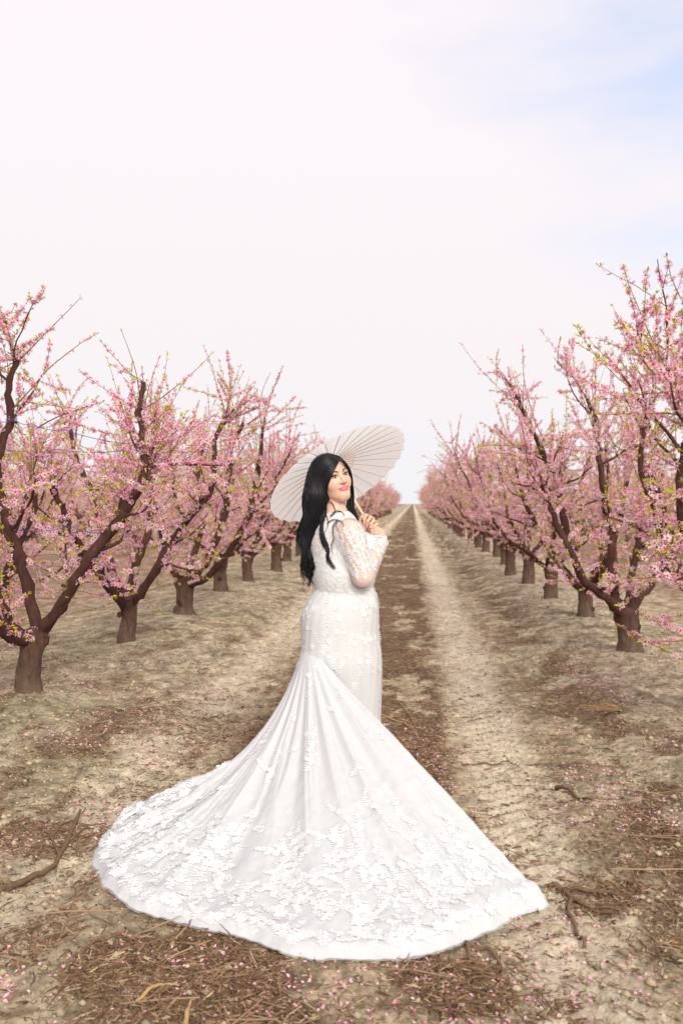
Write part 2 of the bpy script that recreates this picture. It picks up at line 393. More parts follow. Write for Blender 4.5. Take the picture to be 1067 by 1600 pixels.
def make_litter():
    def dens(x, y): return np.clip(masks(x, y)[0] ** 1.4, 0.13, 1)
    x, y = scatter_ground(95000, 2.2, 17, dens)
    n = len(x)
    L = rg.lognormal(math.log(0.021), 0.6, n); L = np.clip(L, 0.008, 0.085)
    Wd = np.clip(rg.lognormal(math.log(0.0032), 0.4, n), 0.0015, 0.010)
    t = rg.random(n)[:, None]
    cols = (np.array([0.10, 0.058, 0.035]) * (1 - t) + np.array([0.33, 0.20, 0.115]) * t) * rg.uniform(0.6, 1.25, n)[:, None]
    br = rg.random(n) < 0.10; cols[br] = np.array([0.45, 0.34, 0.22]) * rg.uniform(0.8, 1.1, br.sum())[:, None]
    V, F, cc = slivers(x, y, L, Wd, 0.002, cols)
    obj('wood_mulch', mesh('wood_mulch', V, F, [M['litter']], col=cc), kind='stuff', label='brown shredded twigs and mulch strewn along the track')
    # longer thin twigs
    x, y = scatter_ground(900, 2.2, 16, lambda x, y: np.clip(masks(x, y)[0], 0.05, 1))
    n = len(x)
    L = np.clip(rg.lognormal(math.log(0.13), 0.5, n), 0.06, 0.5); Wd = np.clip(L * 0.022, 0.002, 0.006)
    t = rg.random(n)[:, None]
    cols = (np.array([0.12, 0.07, 0.045]) * (1 - t) + np.array([0.38, 0.25, 0.15]) * t)
    V, F, cc = slivers(x, y, L, Wd, 0.004, cols, tilt=0.10)
    obj('fallen_twigs', mesh('fallen_twigs', V, F, [M['litter']], col=cc), kind='stuff', label='thin dry prunings lying on the soil')
    # petals
    def pd(x, y):
        mu, tr, be, w, w2 = masks(x, y)
        p = 0.22 + 0.65 * np.exp(-((x - 1.25) / 0.45) ** 2) + 0.55 * np.exp(-((x + 1.9) / 0.65) ** 2) + 0.22 * (np.abs(x + 0.4) < 0.6) * (y > 4.6)
        return np.clip(p * sstep(0.42, 0.66, fbm(x * 2.4, y * 1.8, 3, 205)) ** 1.5 + 0.02 * (1 - 0.75 * tr) * 1.1 * (0.35 + 0.65 * sstep(3.0, 4.4, y)), 0, 1)
    x, y = scatter_ground(15000, 2.2, 30, pd)
    n = len(x); a = rg.uniform(0, 6.28, n); r = rg.uniform(0.0045, 0.0090, n)
    c = np.stack([x, y, gz(x, y) + 0.006], -1)
    u = np.stack([np.cos(a), np.sin(a), rg.normal(0, 0.3, n)], -1) * r[:, None]
    v = np.stack([-np.sin(a), np.cos(a), rg.normal(0, 0.3, n)], -1) * (r * 0.75)[:, None]
    up = np.array([0, 0, 0.003])
    V = np.stack([c - u, c - v + up, c + u + up, c + v + up, c - u * 0.1 - up * 0.5], 1).reshape(-1, 3)
    F = (np.arange(n)[:, None, None] * 5 + np.array([[0, 1, 4], [1, 2, 4], [2, 3, 4], [3, 0, 4]])[None]).reshape(-1, 3)
    t = rg.random(n)[:, None]
    cols = np.array([0.88, 0.60, 0.66]) * (1 - t) + np.array([0.78, 0.28, 0.40]) * t
    obj('fallen_petals', mesh('fallen_petals', V, F, [M['fallen']], col=np.repeat(cols, 5, 0)), kind='stuff', label='pink fallen petals sprinkled over the soil')
    # clods
    x, y = scatter_ground(24000, 2.2, 14, lambda x, y: np.clip(0.25 + masks(x, y)[2], 0, 1))
    n = len(x); r = np.clip(rg.lognormal(math.log(0.0048), 0.55, n), 0.0025, 0.022)
    oc = np.array([[1, 0, 0], [0, 1, 0], [-1, 0, 0], [0, -1, 0], [0, 0, .7], [0.1, 0, -.7], [.7, .7, .2], [-.7, .7, -.1], [-.7, -.7, .2], [.7, -.7, -.1]])
    J = oc[None] * r[:, None, None] * (1 + rg.normal(0, 0.22, (n, 10, 3)))
    c = np.stack([x, y, gz(x, y) + r * 0.2], -1)
    V = (c[:, None] + J).reshape(-1, 3)
    ring = [0, 6, 1, 7, 2, 8, 3, 9]
    f = []
    for q in range(8): f += [[ring[q], ring[(q + 1) % 8], 4], [ring[(q + 1) % 8], ring[q], 5]]
    F = (np.arange(n)[:, None, None] * 10 + np.array(f)[None]).reshape(-1, 3)
    mu, tr, be, w, w2 = masks(x, y)
    cols = (np.array([0.42, 0.34, 0.225])) * rg.uniform(0.45, 1.2, n)[:, None]
    obj('soil_clods', mesh('soil_clods', V, F, [M['litter']], col=np.repeat(cols, 10, 0), smooth=True), kind='stuff', label='small crumbly lumps of dry soil')
make_litter()

# ------------------------------------------------------------------ peach trees
LIMBC = np.array([0.078, 0.034, 0.027]); TRUNKC = np.array([0.125, 0.080, 0.056]); TWIGC = np.array([0.26, 0.105, 0.085])
PET = np.array([[0, 0, 0]], float)
def blossom_template(simple=False):
    V = []; F = []; kind = []
    for p in range(5):
        a = p * 2 * math.pi / 5; b = len(V)
        for rr, da, z in ((0.10, 0, 0.02), (0.66, -0.50, 0.20), (1.0, 0, 0.24), (0.66, 0.50, 0.20)):
            V.append((rr * math.cos(a + da), rr * math.sin(a + da), z)); kind.append(rr)
        F += [[b, b + 1, b + 2], [b, b + 2, b + 3]]
    b = len(V)
    for p in range(5):
        a = p * 2 * math.pi / 5 + 0.6
        V.append((0.25 * math.cos(a), 0.25 * math.sin(a), 0.12)); kind.append(-1)
    V.append((0, 0, 0.30)); kind.append(-1)
    F += [[b + p, b + (p + 1) % 5, b + 5] for p in range(5)]
    return np.array(V), np.array(F), np.array(kind)
BT = blossom_template()
def frames(nrm, rng):
    r = rng.standard_normal(nrm.shape); a = np.cross(nrm, r); a /= np.linalg.norm(a, axis=1)[:, None] + 1e-9
    return a, np.cross(nrm, a)
def blossoms(pos, nrm, size, rng):
    V0, F0, kd = BT; n = len(pos)
    a, b = frames(nrm, rng)
    V = pos[:, None] + size[:, None, None] * (V0[None, :, 0:1] * a[:, None] + V0[None, :, 1:2] * b[:, None] + V0[None, :, 2:3] * nrm[:, None])
    V = V + rng.normal(0, 0.0011, V.shape)
    F = (np.arange(n)[:, None, None] * len(V0) + F0[None]).reshape(-1, 3)
    t = rng.random(n) ** 1.8
    tip = np.array([0.985, 0.87, 0.915])[None] * (1 - t[:, None]) + np.array([0.94, 0.38, 0.58])[None] * t[:, None]
    base = np.array([0.85, 0.20, 0.32])
    cols = np.zeros((n, len(V0), 3))
    for k, q in enumerate(kd):
        cols[:, k] = np.array([0.55, 0.015, 0.06]) if q < 0 else (base * 0.45 + tip * 0.55 if q < 0.3 else tip * (1.0 if q < 0.9 else 1.0))
    return V.reshape(-1, 3), F, np.clip(cols.reshape(-1, 3), 0, 0.95)
def leaves(pos, dirs, L, rng):
    n = len(pos); a, b = frames(dirs, rng)
    w = L * 0.15
    droop = np.zeros((n, 3)); droop[:, 2] = -0.15 * L
    V = np.stack([pos, pos + dirs * (L * .45)[:, None] + a * w[:, None] + b * (w * 0.5)[:, None], pos + dirs * L[:, None] + droop,
                  pos + dirs * (L * .45)[:, None] - a * w[:, None] + b * (w * 0.5)[:, None], pos + dirs * (L * .5)[:, None]], 1).reshape(-1, 3)
    F = (np.arange(n)[:, None, None] * 5 + np.array([[0, 1, 4], [1, 2, 4], [0, 4, 3], [4, 2, 3]])[None]).reshape(-1, 3)
    t = rng.random(n)[:, None]
    c = np.array([0.42, 0.50, 0.02]) * (1 - t) + np.array([0.76, 0.66, 0.04]) * t
    r = rng.random(n) < 0.06; c[r] = np.array([0.42, 0.13, 0.04])
    return V, F, np.repeat(c, 5, 0)
def norm(v): return v / (np.linalg.norm(v, axis=-1, keepdims=True) + 1e-12)
def gen_tree(seed, limbs=None, trunk_h=0.48, trunk_r=0.095, lean=(0, 0), density=1.0, extra=(), height=2.15, spread=1.0, whips=1.0, pick=None, maxz=2.75):
    """returns dict of geometry, base at the origin"""
    rng = np.random.default_rng(seed)
    T = {}
    top = np.array([lean[0], lean[1], trunk_h])
    tp = smooth_path([[0, 0, -0.12], [0.0, 0, 0.05], top * 0.55 + rng.normal(0, .012, 3), top], 12)
    tr = trunk_r * np.interp(np.linspace(0, 1, 12), [0, 0.18, 0.30, 0.5, 0.75, 1], [1.7, 1.38, 1.08, 0.93, 0.92, 1.12])
    g = Geo(); V_, F_ = tube(tp, tr, 16, lump=0.06, rng=rng)
    hh = sstep(0.15, 1.0, V_[:, 2] / trunk_h)[:, None]; g.add(V_, F_, TRUNKC * (1 - hh * .75) + LIMBC * 1.1 * hh * .75)
    for _ in range(3):     # knots
        a_ = rng.uniform(0, 6.28); z_ = rng.uniform(.15, .9) * trunk_h; p_ = np.array([math.cos(a_), math.sin(a_), 0]) * trunk_r * .8 + top * z_ / trunk_h * [1, 1, 0] + [0, 0, z_]
        addtube(g, np.array([p_, p_ + norm(p_ * [1, 1, 0]) * .02 + [0, 0, .006], p_ + norm(p_ * [1, 1, 0]) * .034 + [0, 0, .012]]), [.034, .027, .008], 7, LIMBC)
    end = smooth_path([top - [0, 0, .01], top + [0, 0, .035], top + [0.0, 0, .06]], 4)
    addtube(g, end, [trunk_r * 1.1, trunk_r * .8, trunk_r * .4, 0.005], 14, LIMBC * 1.1)
    T['trunk'] = g
    if limbs is None:
        nl = rng.integers(4, 6); az0 = rng.uniform(0, 6.28); limbs = []
        for k in range(nl):
            az = az0 + k * 2 * math.pi / nl + rng.normal(0, 0.22)
            ln = height * rng.uniform(0.85, 1.1); P = [top - np.array([0, 0, .06])]; p = P[0].copy(); ti = rng.uniform(0.85, 1.1); tf = rng.uniform(0.22, 0.5)
            m = 9
            for s in range(m):
                tt = ti + (tf - ti) * min(1, (s / 5.0)) + rng.normal(0, 0.10)
                a2 = az + rng.normal(0, 0.20)
                st = ln / m
                p = p + st * np.array([math.sin(tt) * math.cos(a2) * spread, math.sin(tt) * math.sin(a2) * spread, math.cos(tt)])
                P.append(p.copy())
            limbs.append((P, rng.uniform(0.027, 0.036), 0.010))
    T['limbs'] = []
    shoots = []            # (start, dir, length, r)
    secs = []
    axis = top
    for (P, r0, r1) in limbs:
        P = np.asarray(P, float); n = max(16, len(P) * 4)
        Q = smooth_path(P, n); Q[2:-1] += rng.normal(0, 0.006, (n - 3, 3))
        rr = np.linspace(1, 0, n) ** 0.75 * (r0 - r1) + r1
        rr = rr * (1 + 0.10 * np.sin(np.arange(n) * 1.9 + rng.uniform(0, 6))) * (1 + rng.normal(0, 0.04, n))
        g = Geo(); addtube(g, Q, rr, 9, LIMBC, lump=0.05, rng=rng)
        # stubs from pruning
        for _ in range(rng.integers(2, 5)):
            i = rng.integers(4, n - 2); d = norm(rng.normal(0, 1, 3) + np.array([0, 0, .5]))
            addtube(g, np.array([Q[i], Q[i] + d * (rr[i] + 0.05)]), [rr[i] * 0.55, rr[i] * 0.4], 6, LIMBC, cap=True)
        cut = Geo(); Tn = norm(Q[-1] - Q[-2])
        ring = tube(np.array([Q[-1], Q[-1] + Tn * 0.004]), rr[-1] * 1.02, 9)[0]
        cut.add(np.vstack([ring[9:18], ring[9:18].mean(0)]), np.array([[a, (a + 1) % 9, 9] for a in range(9)]))
        cut.add(ring, tube(np.array([Q[-1], Q[-1] + Tn * 0.004]), rr[-1], 9)[1])
        T['limbs'].append((g, cut))
        L = np.linalg.norm(np.diff(Q, axis=0), axis=1).sum()
        # secondary branches
        ns = int(L / 0.24)
        for k in range(ns):
            s = rng.uniform(0.22, 1.0); i = min(n - 1, int(s * n)); p = Q[i]
            outw = norm(np.array([p[0] - axis[0], p[1] - axis[1], 0]) + rng.normal(0, 0.5, 3) * np.array([1, 1, 0]))
            d = norm(outw * rng.uniform(0.3, 1.2) + norm(Q[min(n - 1, i + 1)] - Q[i - 1]) * 0.6 + np.array([0, 0, rng.uniform(-0.1, 0.7)]) + rng.normal(0, 0.35, 3))
            secs.append((p, d, rng.uniform(0.30, 0.75) * (1.1 - 0.35 * s), rr[i] * 0.42))
        for k in range(int(L * 13 * density)):
            s = rng.uniform(0.12, 1.0); i = min(n - 1, int(s * n)); p = Q[i]
            d = norm(rng.normal(0, 1, 3) * np.array([1, 1, 0.6]) + np.array([0, 0, 0.55]))
            shoots.append((p, d, rng.uniform(0.10, 0.5), 0.0034))
        for k in range(int(rng.integers(3, 6) * whips)):
            s = rng.uniform(0.8, 1.0); i = min(n - 1, int(s * n)); p = Q[i]
            outw = np.array([p[0] - axis[0], p[1] - axis[1], 0]) * 0.25
            d = norm(outw + rng.normal(0, 0.28, 3) + np.array([0, 0, 1.0]))
            shoots.append((p, d, rng.uniform(0.45, 0.95), 0.0048))
    tw = Geo(); BP = []; BN = []; LP = []; LD = []
    for (p, d, ln, r) in secs:
        r = float(np.clip(r, 0.006, 0.016)); m = 7; P = [p]; q = p.copy(); dd = d.copy()
        for s in range(m):
            dd = norm(dd + rng.normal(0, 0.16, 3) + np.array([0, 0, 0.06])); q = q + dd * ln / m; P.append(q.copy())
        P = np.array(P); addtube(tw, P, np.linspace(r, r * 0.4, len(P)), 5, LIMBC * 1.05)
        for k in range(int(ln * 15 * density) + 2):
            i = rng.integers(1, len(P)); d2 = norm(dd * 0.6 + rng.normal(0, 0.75, 3) + np.array([0, 0, 0.30]))
            shoots.append((P[i], d2, rng.uniform(0.12, 0.50), 0.003))
    lim = []
    for (p, d, ln, r) in shoots:
        if p[2] + d[2] * ln > maxz:
            if rng.random() < .5: ln = max(.08, min(ln, (maxz - p[2]) / max(d[2], .2)))
            else: d = norm(d * [1, 1, .3]); ln = min(ln, .3)
        lim.append((p, d, ln, r))
    shoots = lim
    for e in extra: shoots.append(e)
    for sh in shoots:
        p, d, ln, r = sh[:4]
        bd, ld = (sh[4], sh[5]) if len(sh) > 4 else (1, 1)
        m = max(4, int(ln / 0.09)); P = [p]; q = np.array(p, float); dd = np.array(d, float)
        cv = rng.normal(0, 0.05, 3)
        for s in range(m):
            dd = norm(dd + cv + rng.normal(0, 0.05, 3) + np.array([0, 0, 0.03])); q = q + dd * ln / m; P.append(q.copy())
        P = np.array(P); addtube(tw, P, np.linspace(r, r * 0.4, len(P)), 3, TWIGC)
        nb = rng.poisson(ln * 46 * bd * (0.42 if len(sh) > 4 else rng.choice([0.25, 1.1, 2.2])))
        if nb:
            t = rng.random(nb) * (len(P) - 1.001); i = t.astype(int); f = (t - i)[:, None]
            c = P[i] * (1 - f) + P[i + 1] * f
            nn = norm(rng.standard_normal((nb, 3)) + np.array([0, 0, 0.15]))
            BP.append(c + nn * rng.uniform(0.007, 0.014, nb)[:, None]); BN.append(nn)
        nl = rng.poisson(ln * 24 * ld * rng.choice([.3, 1., 1.8]))
        if nl:
            t = rng.random(nl) * (len(P) - 1.001); i = t.astype(int); f = (t - i)[:, None]
            c = P[i] * (1 - f) + P[i + 1] * f
            for _ in range(2):
                LP.append(c); LD.append(norm(rng.normal(0, 0.55, (nl, 3)) + norm(P[i + 1] - P[i]) * 0.8 + np.array([0, 0, 0.2])))
        LP.append(np.repeat(P[-1:], 3, 0)); LD.append(norm(rng.normal(0, 0.35, (3, 3)) + dd))
    T['twigs'] = tw
    BP = np.concatenate(BP); BN = np.concatenate(BN)
    sz = rng.uniform(0.0145, 0.0235, len(BP)); bud = rng.random(len(BP)) < 0.12; sz[bud] *= 0.5
    T['single'] = None
    if pick is not None:
        w = BP + pick; v = (w - CAMP) @ RMn; dep = -v[:, 2]
        X = 533.5 + FPX * v[:, 0] / dep; Y = 800 - FPX * v[:, 1] / dep; px_ = 2 * sz * FPX / dep
        good = (dep > .5) & (X > -10) & (X < 1077) & (Y > 0) & (px_ > 9.5)
        idx = np.where(good)[0]; idx = idx[np.argsort(-px_[idx])][:300]
        T['single'] = (BP[idx], BN[idx], sz[idx]); kp = np.ones(len(BP), bool); kp[idx] = False
        BP, BN, sz = BP[kp], BN[kp], sz[kp]
    T['blossoms'] = blossoms(BP, BN, sz, rng)
    LP = np.concatenate(LP); LD = np.concatenate(LD)
    T['leaves'] = leaves(LP, LD, rng.uniform(0.018, 0.042, len(LP)), rng)
    T['n'] = (len(shoots), len(BP), len(LP))
    return T
def meshes_detailed(T, nm='peach'):
    parts = [('trunk', T['trunk'].mesh('trunk', [M['bark']], smooth=True), None, [])]
    for g, cut in T['limbs']:
        parts.append(('limb', g.mesh('limb', [M['bark']], smooth=True), None, [('cut_end', cut.mesh('cut_end', [M['cut']], withcol=False))]))
    parts.append(('twigs', T['twigs'].mesh('twigs', [M['twig']]), 'stuff', []))
    V, F, c = T['blossoms']; parts.append(('blossoms', mesh('blossoms', V, F, [M['petal']], col=c), 'stuff', []))
    V, F, c = T['leaves']; parts.append(('leaves', mesh('leaves', V, F, [M['leaf']], col=c), 'stuff', []))
    return parts
def meshes_simple(T):
    g = Geo()
    for h in [T['trunk']] + [a for a, b in T['limbs']] + [T['twigs']]:
        n0 = g.n
        off = g.n
        V = np.concatenate(h.V); cc = np.concatenate(h.C)
        g.V.append(V); g.C.append(cc)
        for k, fs in h.F.items(): g.F.setdefault(k, []).extend([f + off for f in fs])
        g.n += len(V)
    wood = g.mesh('trunk', [M['bark']], smooth=True)
    V, F, c = T['blossoms']; V2, F2, c2 = T['leaves']
    crown = mesh('crown', np.vstack([V, V2]), np.vstack([F, F2 + len(V)]), [M['petal'], M['leaf']], col=np.vstack([c, c2]),
                 midx=np.concatenate([np.zeros(len(F), int), np.ones(len(F2), int)]))
    return [('trunk', wood, None, []), ('crown', crown, None, [])]
def plant(parts, loc, rz, sc, label, group=None):
    r = empty('peach_tree', loc, rz, label=label, cat='tree', group=group); r.scale = (sc, sc, sc)
    for nm, me, kd, subs in parts:
        o = obj(nm, me, r, kind=kd)
        for sn, sm in subs: obj(sn, sm, o)
    return r
def base_at(px, py): return atg(px, py, BERM)
def rel(b, pts): return [at(x, y, d) - b for x, y, d in pts]
EXTRA_WHIPS = []
def whip(b, p0, p1, r=0.0045, bd=1.0, ld=1.0):
    a = at(*p0) - b; c = at(*p1) - b; d = c - a; L = float(np.linalg.norm(d)); return (a, d / L, L, r, bd, ld)
BG = 'peach trees in the rows beside the track'
OB = {}
def hero(px, py, seed, limbs, label, trunk_h, trunk_r, lean, extra=(), density=1.0, base=None, singles=False, **k):
    b = base_at(px, py) if base is None else base
    b = np.array([b[0], b[1], float(gz(b[0], b[1])) - 0.01])
    dep = float((b - CAMP) @ (RMn @ np.array([0, 0, -1.0])))
    LL = [(rel(b, [(x, y, dep + dd) for x, y, dd in P]), r0, r1) for P, r0, r1 in limbs]
    ex = [whip(b, (p0[0], p0[1], dep + p0[2]), (p1[0], p1[1], dep + p1[2]), *rest) for p0, p1, *rest in extra]
    T = gen_tree(seed, LL, trunk_h, trunk_r, lean, density, ex, pick=(b if singles else None), **k)
    r = plant(meshes_detailed(T), b, 0, 1, label, BG)
    if singles:
        rs_ = np.random.default_rng(seed + 5)
        for p, n, s in zip(*T['single']):
            a, c = frames(n[None], rs_)
            o = obj('blossom', BLM[rs_.integers(len(BLM))], r)
            o.matrix_local = Matrix(((a[0][0] * s, c[0][0] * s, n[0] * s, p[0]), (a[0][1] * s, c[0][1] * s, n[1] * s, p[1]), (a[0][2] * s, c[0][2] * s, n[2] * s, p[2]), (0, 0, 0, 1)))
    return r, T, b, dep
BLM = []
for q in range(6):
    V, F, c = blossoms(np.zeros((1, 3)), np.array([[0, 0, 1.0]]), np.array([1.0]), np.random.default_rng(40 + q))
    V = V + np.random.default_rng(q).normal(0, 0.05, V.shape); BLM.append(mesh('blossom', V, F, [M['petal']], col=c))
# left row
r, T, bL0, dL0 = hero(45, 1083, 101, [
    ([(60, 985, 0), (45, 925, .0), (28, 860, -.05), (8, 800, .0), (-4, 750, .05), (2, 700, .05), (18, 655, .05), (14, 600, 0), (28, 562, 0)], 0.044, 0.017),
    ([(62, 985, 0), (96, 945, -.1), (130, 888, -.2), (165, 838, -.25), (202, 790, -.3), (224, 742, -.3), (221, 690, -.3), (219, 640, -.3), (225, 597, -.3)], 0.042, 0.015),
    ([(66, 990, 0), (100, 940, .2), (140, 880, .4), (172, 825, .5), (196, 770, .6), (190, 720, .7)], 0.036, 0.014),
    ([(52, 1000, 0), (20, 995, -.2), (-20, 960, -.45), (-60, 900, -.6), (-85, 820, -.7), (-80, 740, -.7)], 0.05, 0.02),
    ([(45, 1000, 0), (18, 975, .3), (5, 930, .6), (20, 870, .8), (50, 810, .9), (60, 750, 1.0)], 0.04, 0.016),
    ], 'nearest left peach tree with stout pale trunk and forked purple-brown limbs', 0.40, 0.082, (0.05, 0),
    extra=[((28, 565, 0), (125, 468, -.1), 0.005, 1.1, .6), ((20, 640, .0), (196, 456, -.2), 0.0055, 1.0, .8), ((60, 668, .0), (150, 600, -.2), .006, 1.1, .8), ((4, 600, 0), (0, 470, -.1), .005, 1.3, .5),
           ((223, 640, -.3), (346, 562, -.3), .0045, 1.0, .8), ((226, 640, -.3), (237, 556, -.3), .004, 1.6, .2), ((222, 600, -.3), (150, 540, -.3), .004, 1.3, .6)], singles=True, whips=.45, density=1.15, maxz=2.55)
hero(198, 998, 102, [
    ([(200, 945, 0), (222, 925, -.1), (248, 882, -.2), (268, 848, -.2), (300, 805, -.3), (328, 770, -.3), (336, 725, -.3), (340, 675, -.3), (366, 640, -.3)], 0.044, 0.015),
    ([(198, 948, 0), (180, 905, .1), (160, 850, .3), (150, 780, .4), (120, 720, .5), (110, 660, .5)], 0.045, 0.016),
    ([(198, 945, 0), (215, 880, .4), (235, 820, .6), (240, 750, .8), (250, 680, .8)], 0.045, 0.016),
    ([(196, 950, 0), (170, 915, -.4), (130, 860, -.7), (95, 790, -.9), (80, 720, -.9)], 0.045, 0.016)],
    'second peach tree of the left row, slim trunk and one long limb leaning right', 0.42, 0.08, (0.02, 0), whips=.6, density=1.1)
hero(288, 958, 103, [
    ([(290, 915, 0), (312, 895, 0), (335, 850, 0), (352, 800, 0), (358, 745, .1), (362, 700, .1), (380, 660, .1)], 0.05, 0.016),
    ([(286, 915, 0), (265, 880, -.1), (250, 820, -.3), (230, 760, -.4), (222, 700, -.4)], 0.048, 0.016),
    ([(288, 915, 0), (300, 870, .4), (320, 810, .6), (310, 740, .7), (322, 680, .8)], 0.045, 0.016),
    ([(292, 917, 0), (325, 900, -.3), (365, 850, -.6), (395, 790, -.8), (405, 720, -.8), (412, 665, -.8)], 0.045, 0.016)],
    'third peach tree of the left row with a dark burl at its foot', 0.40, 0.105, (0.0, 0))
# right row
r, T, bR1, dR1 = hero(983, 1018, 104, [
    ([(975, 965, 0), (960, 930, 0), (956, 880, 0), (955, 835, 0), (944, 780, 0), (937, 724, 0), (934, 684, 0), (916, 622, 0)], 0.048, 0.014),
    ([(975, 968, 0), (950, 938, -.2), (912, 905, -.4), (890, 860, -.5), (862, 800, -.5), (840, 740, -.5)], 0.042, 0.016),
    ([(980, 965, 0), (1000, 930, .1), (1026, 900, .2), (1045, 850, .2), (1035, 790, .2), (1015, 740, .2), (985, 690, .2)], 0.045, 0.016),
    ([(978, 965, 0), (985, 910, .5), (1000, 840, .8), (1010, 770, 1.), (1000, 700, 1.)], 0.04, 0.015)],
    'nearest fully visible right peach tree, knotted grey trunk under purple limbs', 0.34, 0.10, (-0.03, 0),
    extra=[((934, 684, 0), (912, 552, 0), .0045, 1.3, .5), ((934, 690, 0), (945, 540, 0), .0045, 1.2, .4), ((850, 690, -.4), (768, 560, -.4), .005, 1.3, .6)])
hero(915, 965, 105, [
    ([(913, 922, 0), (900, 880, -.1), (886, 830, -.1), (872, 775, -.1), (858, 728, -.1), (834, 680, -.1), (813, 636, -.1), (796, 600, -.1)], 0.05, 0.015),
    ([(915, 922, 0), (935, 880, .2), (945, 820, .4), (950, 760, .5), (945, 690, .5)], 0.045, 0.015),
    ([(911, 924, 0), (880, 890, .3), (850, 845, .5), (822, 790, .6), (805, 730, .6)], 0.045, 0.015),
    ([(917, 924, 0), (940, 890, -.4), (960, 840, -.6), (975, 780, -.8), (985, 710, -.8)], 0.045, 0.015)],
    'second right peach tree, straight trunk and long limb sweeping up and left', 0.40, 0.085, (-0.01, 0),
    extra=[((813, 640, -.1), (708, 546, -.2), .0045, .9, .7), ((800, 610, -.1), (768, 556, -.1), .0045, 1.3, .4)])
SP = 2.68
# the tree just outside the frame on the right reaches into it
b0 = np.array([RX + 0.06, bR1[1] - SP, 0])
hero(0, 0, 106, [
    ([(1125, 1040, 0), (1110, 960, -.2), (1085, 880, -.4), (1062, 800, -.5), (1066, 720, -.5), (1075, 650, -.5), (1050, 590, -.5), (1032, 556, -.5)], 0.036, 0.012),
    ([(1130, 1040, 0), (1105, 975, .3), (1060, 900, .5), (1028, 810, .6), (1000, 730, .6), (1012, 640, .6)], 0.036, 0.013),
    ([(1120, 1040, 0), (1150, 980, -.5), (1160, 880, -.9), (1130, 780, -1.2), (1095, 700, -1.3), (1080, 620, -1.3)], 0.045, 0.016),
    ([(1120, 1040, 0), (1170, 960, .3), (1200, 850, .4), (1200, 740, .4)], 0.045, 0.016)],
    'peach tree at the right edge whose blossoming boughs reach into the foreground', 0.42, 0.095, (0, 0), base=b0, density=0.9, singles=True, whips=0.35, maxz=2.9,
    extra=[((1110, 530, -.6), (997, 432, -.6), .005, .5, 1.8), ((1060, 640, -.6), (1040, 480, -.6), .0045, 1.0, 1.5), ((1040, 600, -.5), (941, 524, -.5), .004, 1.1, 1.0),
           ((1075, 650, -1.3), (960, 655, -1.5), .004, 1.2, .8), ((1090, 830, -1.3), (1010, 850, -1.5), .004, 2.6, 1.2), ((1100, 930, -.9), (1000, 905, -1.2), .004, 2.8, 1.2), ((1095, 890, -.9), (1015, 930, -1.3), .004, 2.6, 1.2), ((1100, 760, -1.), (1005, 790, -1.3), .004, 2.6, 1.),
           ((1100, 1000, -.6), (985, 970, -.8), .004, 3.0, 1.3), ((1110, 1000, -.6), (1020, 1015, -.9), .004, 2.8, 1.2), ((960, 975, -.3), (1066, 1030, -.7), .0045, 2.8, 1.2)])
# further kinds, copied down the rows
NV = 5
kinds = [gen_tree(200 + k, height=1.9, density=1.0, whips=1.4) for k in range(NV)]
det = [meshes_detailed(t) for t in kinds]
sim = [meshes_simple(t) for t in kinds]
rt = random.Random(3)
ORD = ['first', 'second', 'third', 'fourth', 'fifth', 'sixth', 'seventh', 'eighth', 'ninth']
def place(parts, x, y, label, group, smin=.93, smax=1.07):
    return plant(parts, (x, y, float(gz(x, y)) - 0.01), rt.uniform(0, 6.28), rt.uniform(smin, smax), label, group)
# trees of the two rows before the first one in view
place(det[0], LX - 0.75, bL0[1] - SP, 'peach tree at the left picture edge, mostly cut off by the frame', BG, .78, .8)
bases_left = [(345, 925), (388, 905), (432, 892)]
bases_right = [(860, 933), (825, 913), (797, 897)]
yl = []
for k, (px, py) in enumerate(bases_left):
    b = base_at(px, py); yl.append(b[1])
    place(det[(k + 1) % NV], b[0], b[1], '%s peach tree of the row on the left, counted from the front' % ORD[k + 3], BG)
yr = []
for k, (px, py) in enumerate(bases_right):
    b = base_at(px, py); yr.append(b[1])
    place(det[(k + 3) % NV], b[0], b[1], '%s peach tree of the row on the right, counted from the front' % ORD[k + 2], BG)
count = 0
for side, X0, y0, sgn in (('left', LX, max(yl), -1), ('right', RX, max(yr), 1)):
    y = y0 + SP; k = 0
    while y < 125:
        place(sim[rt.randrange(NV)], X0 + rt.gauss(0, .06), y + rt.gauss(0, .12),
              'blossoming peach tree far down the %s row, small and hazy pink' % side, 'far trees of the %s row' % side)
        y += SP * (1 if y < 60 else 1.35); k += 1; count += 1
    for j in range(1, 6):
        X = X0 + sgn * ROW * j
        y = max(5.0, abs(X) / 0.50 - 1.5) + rt.uniform(0, SP); e = 0
        while y < (48 if j < 4 else 44) + 6 * j:
            place(sim[rt.randrange(NV)], X + rt.gauss(0, .08), y + rt.gauss(0, .12),
                  'pink peach tree standing in the %s row of the orchard %s of the track' % (ORD[j], 'left' if side == 'left' else 'right'),
                  'trees of the %s orchard block, row %s from the track' % (side, ORD[j]))
            y += SP; count += 1
print('far trees', count, [k['n'] for k in kinds])

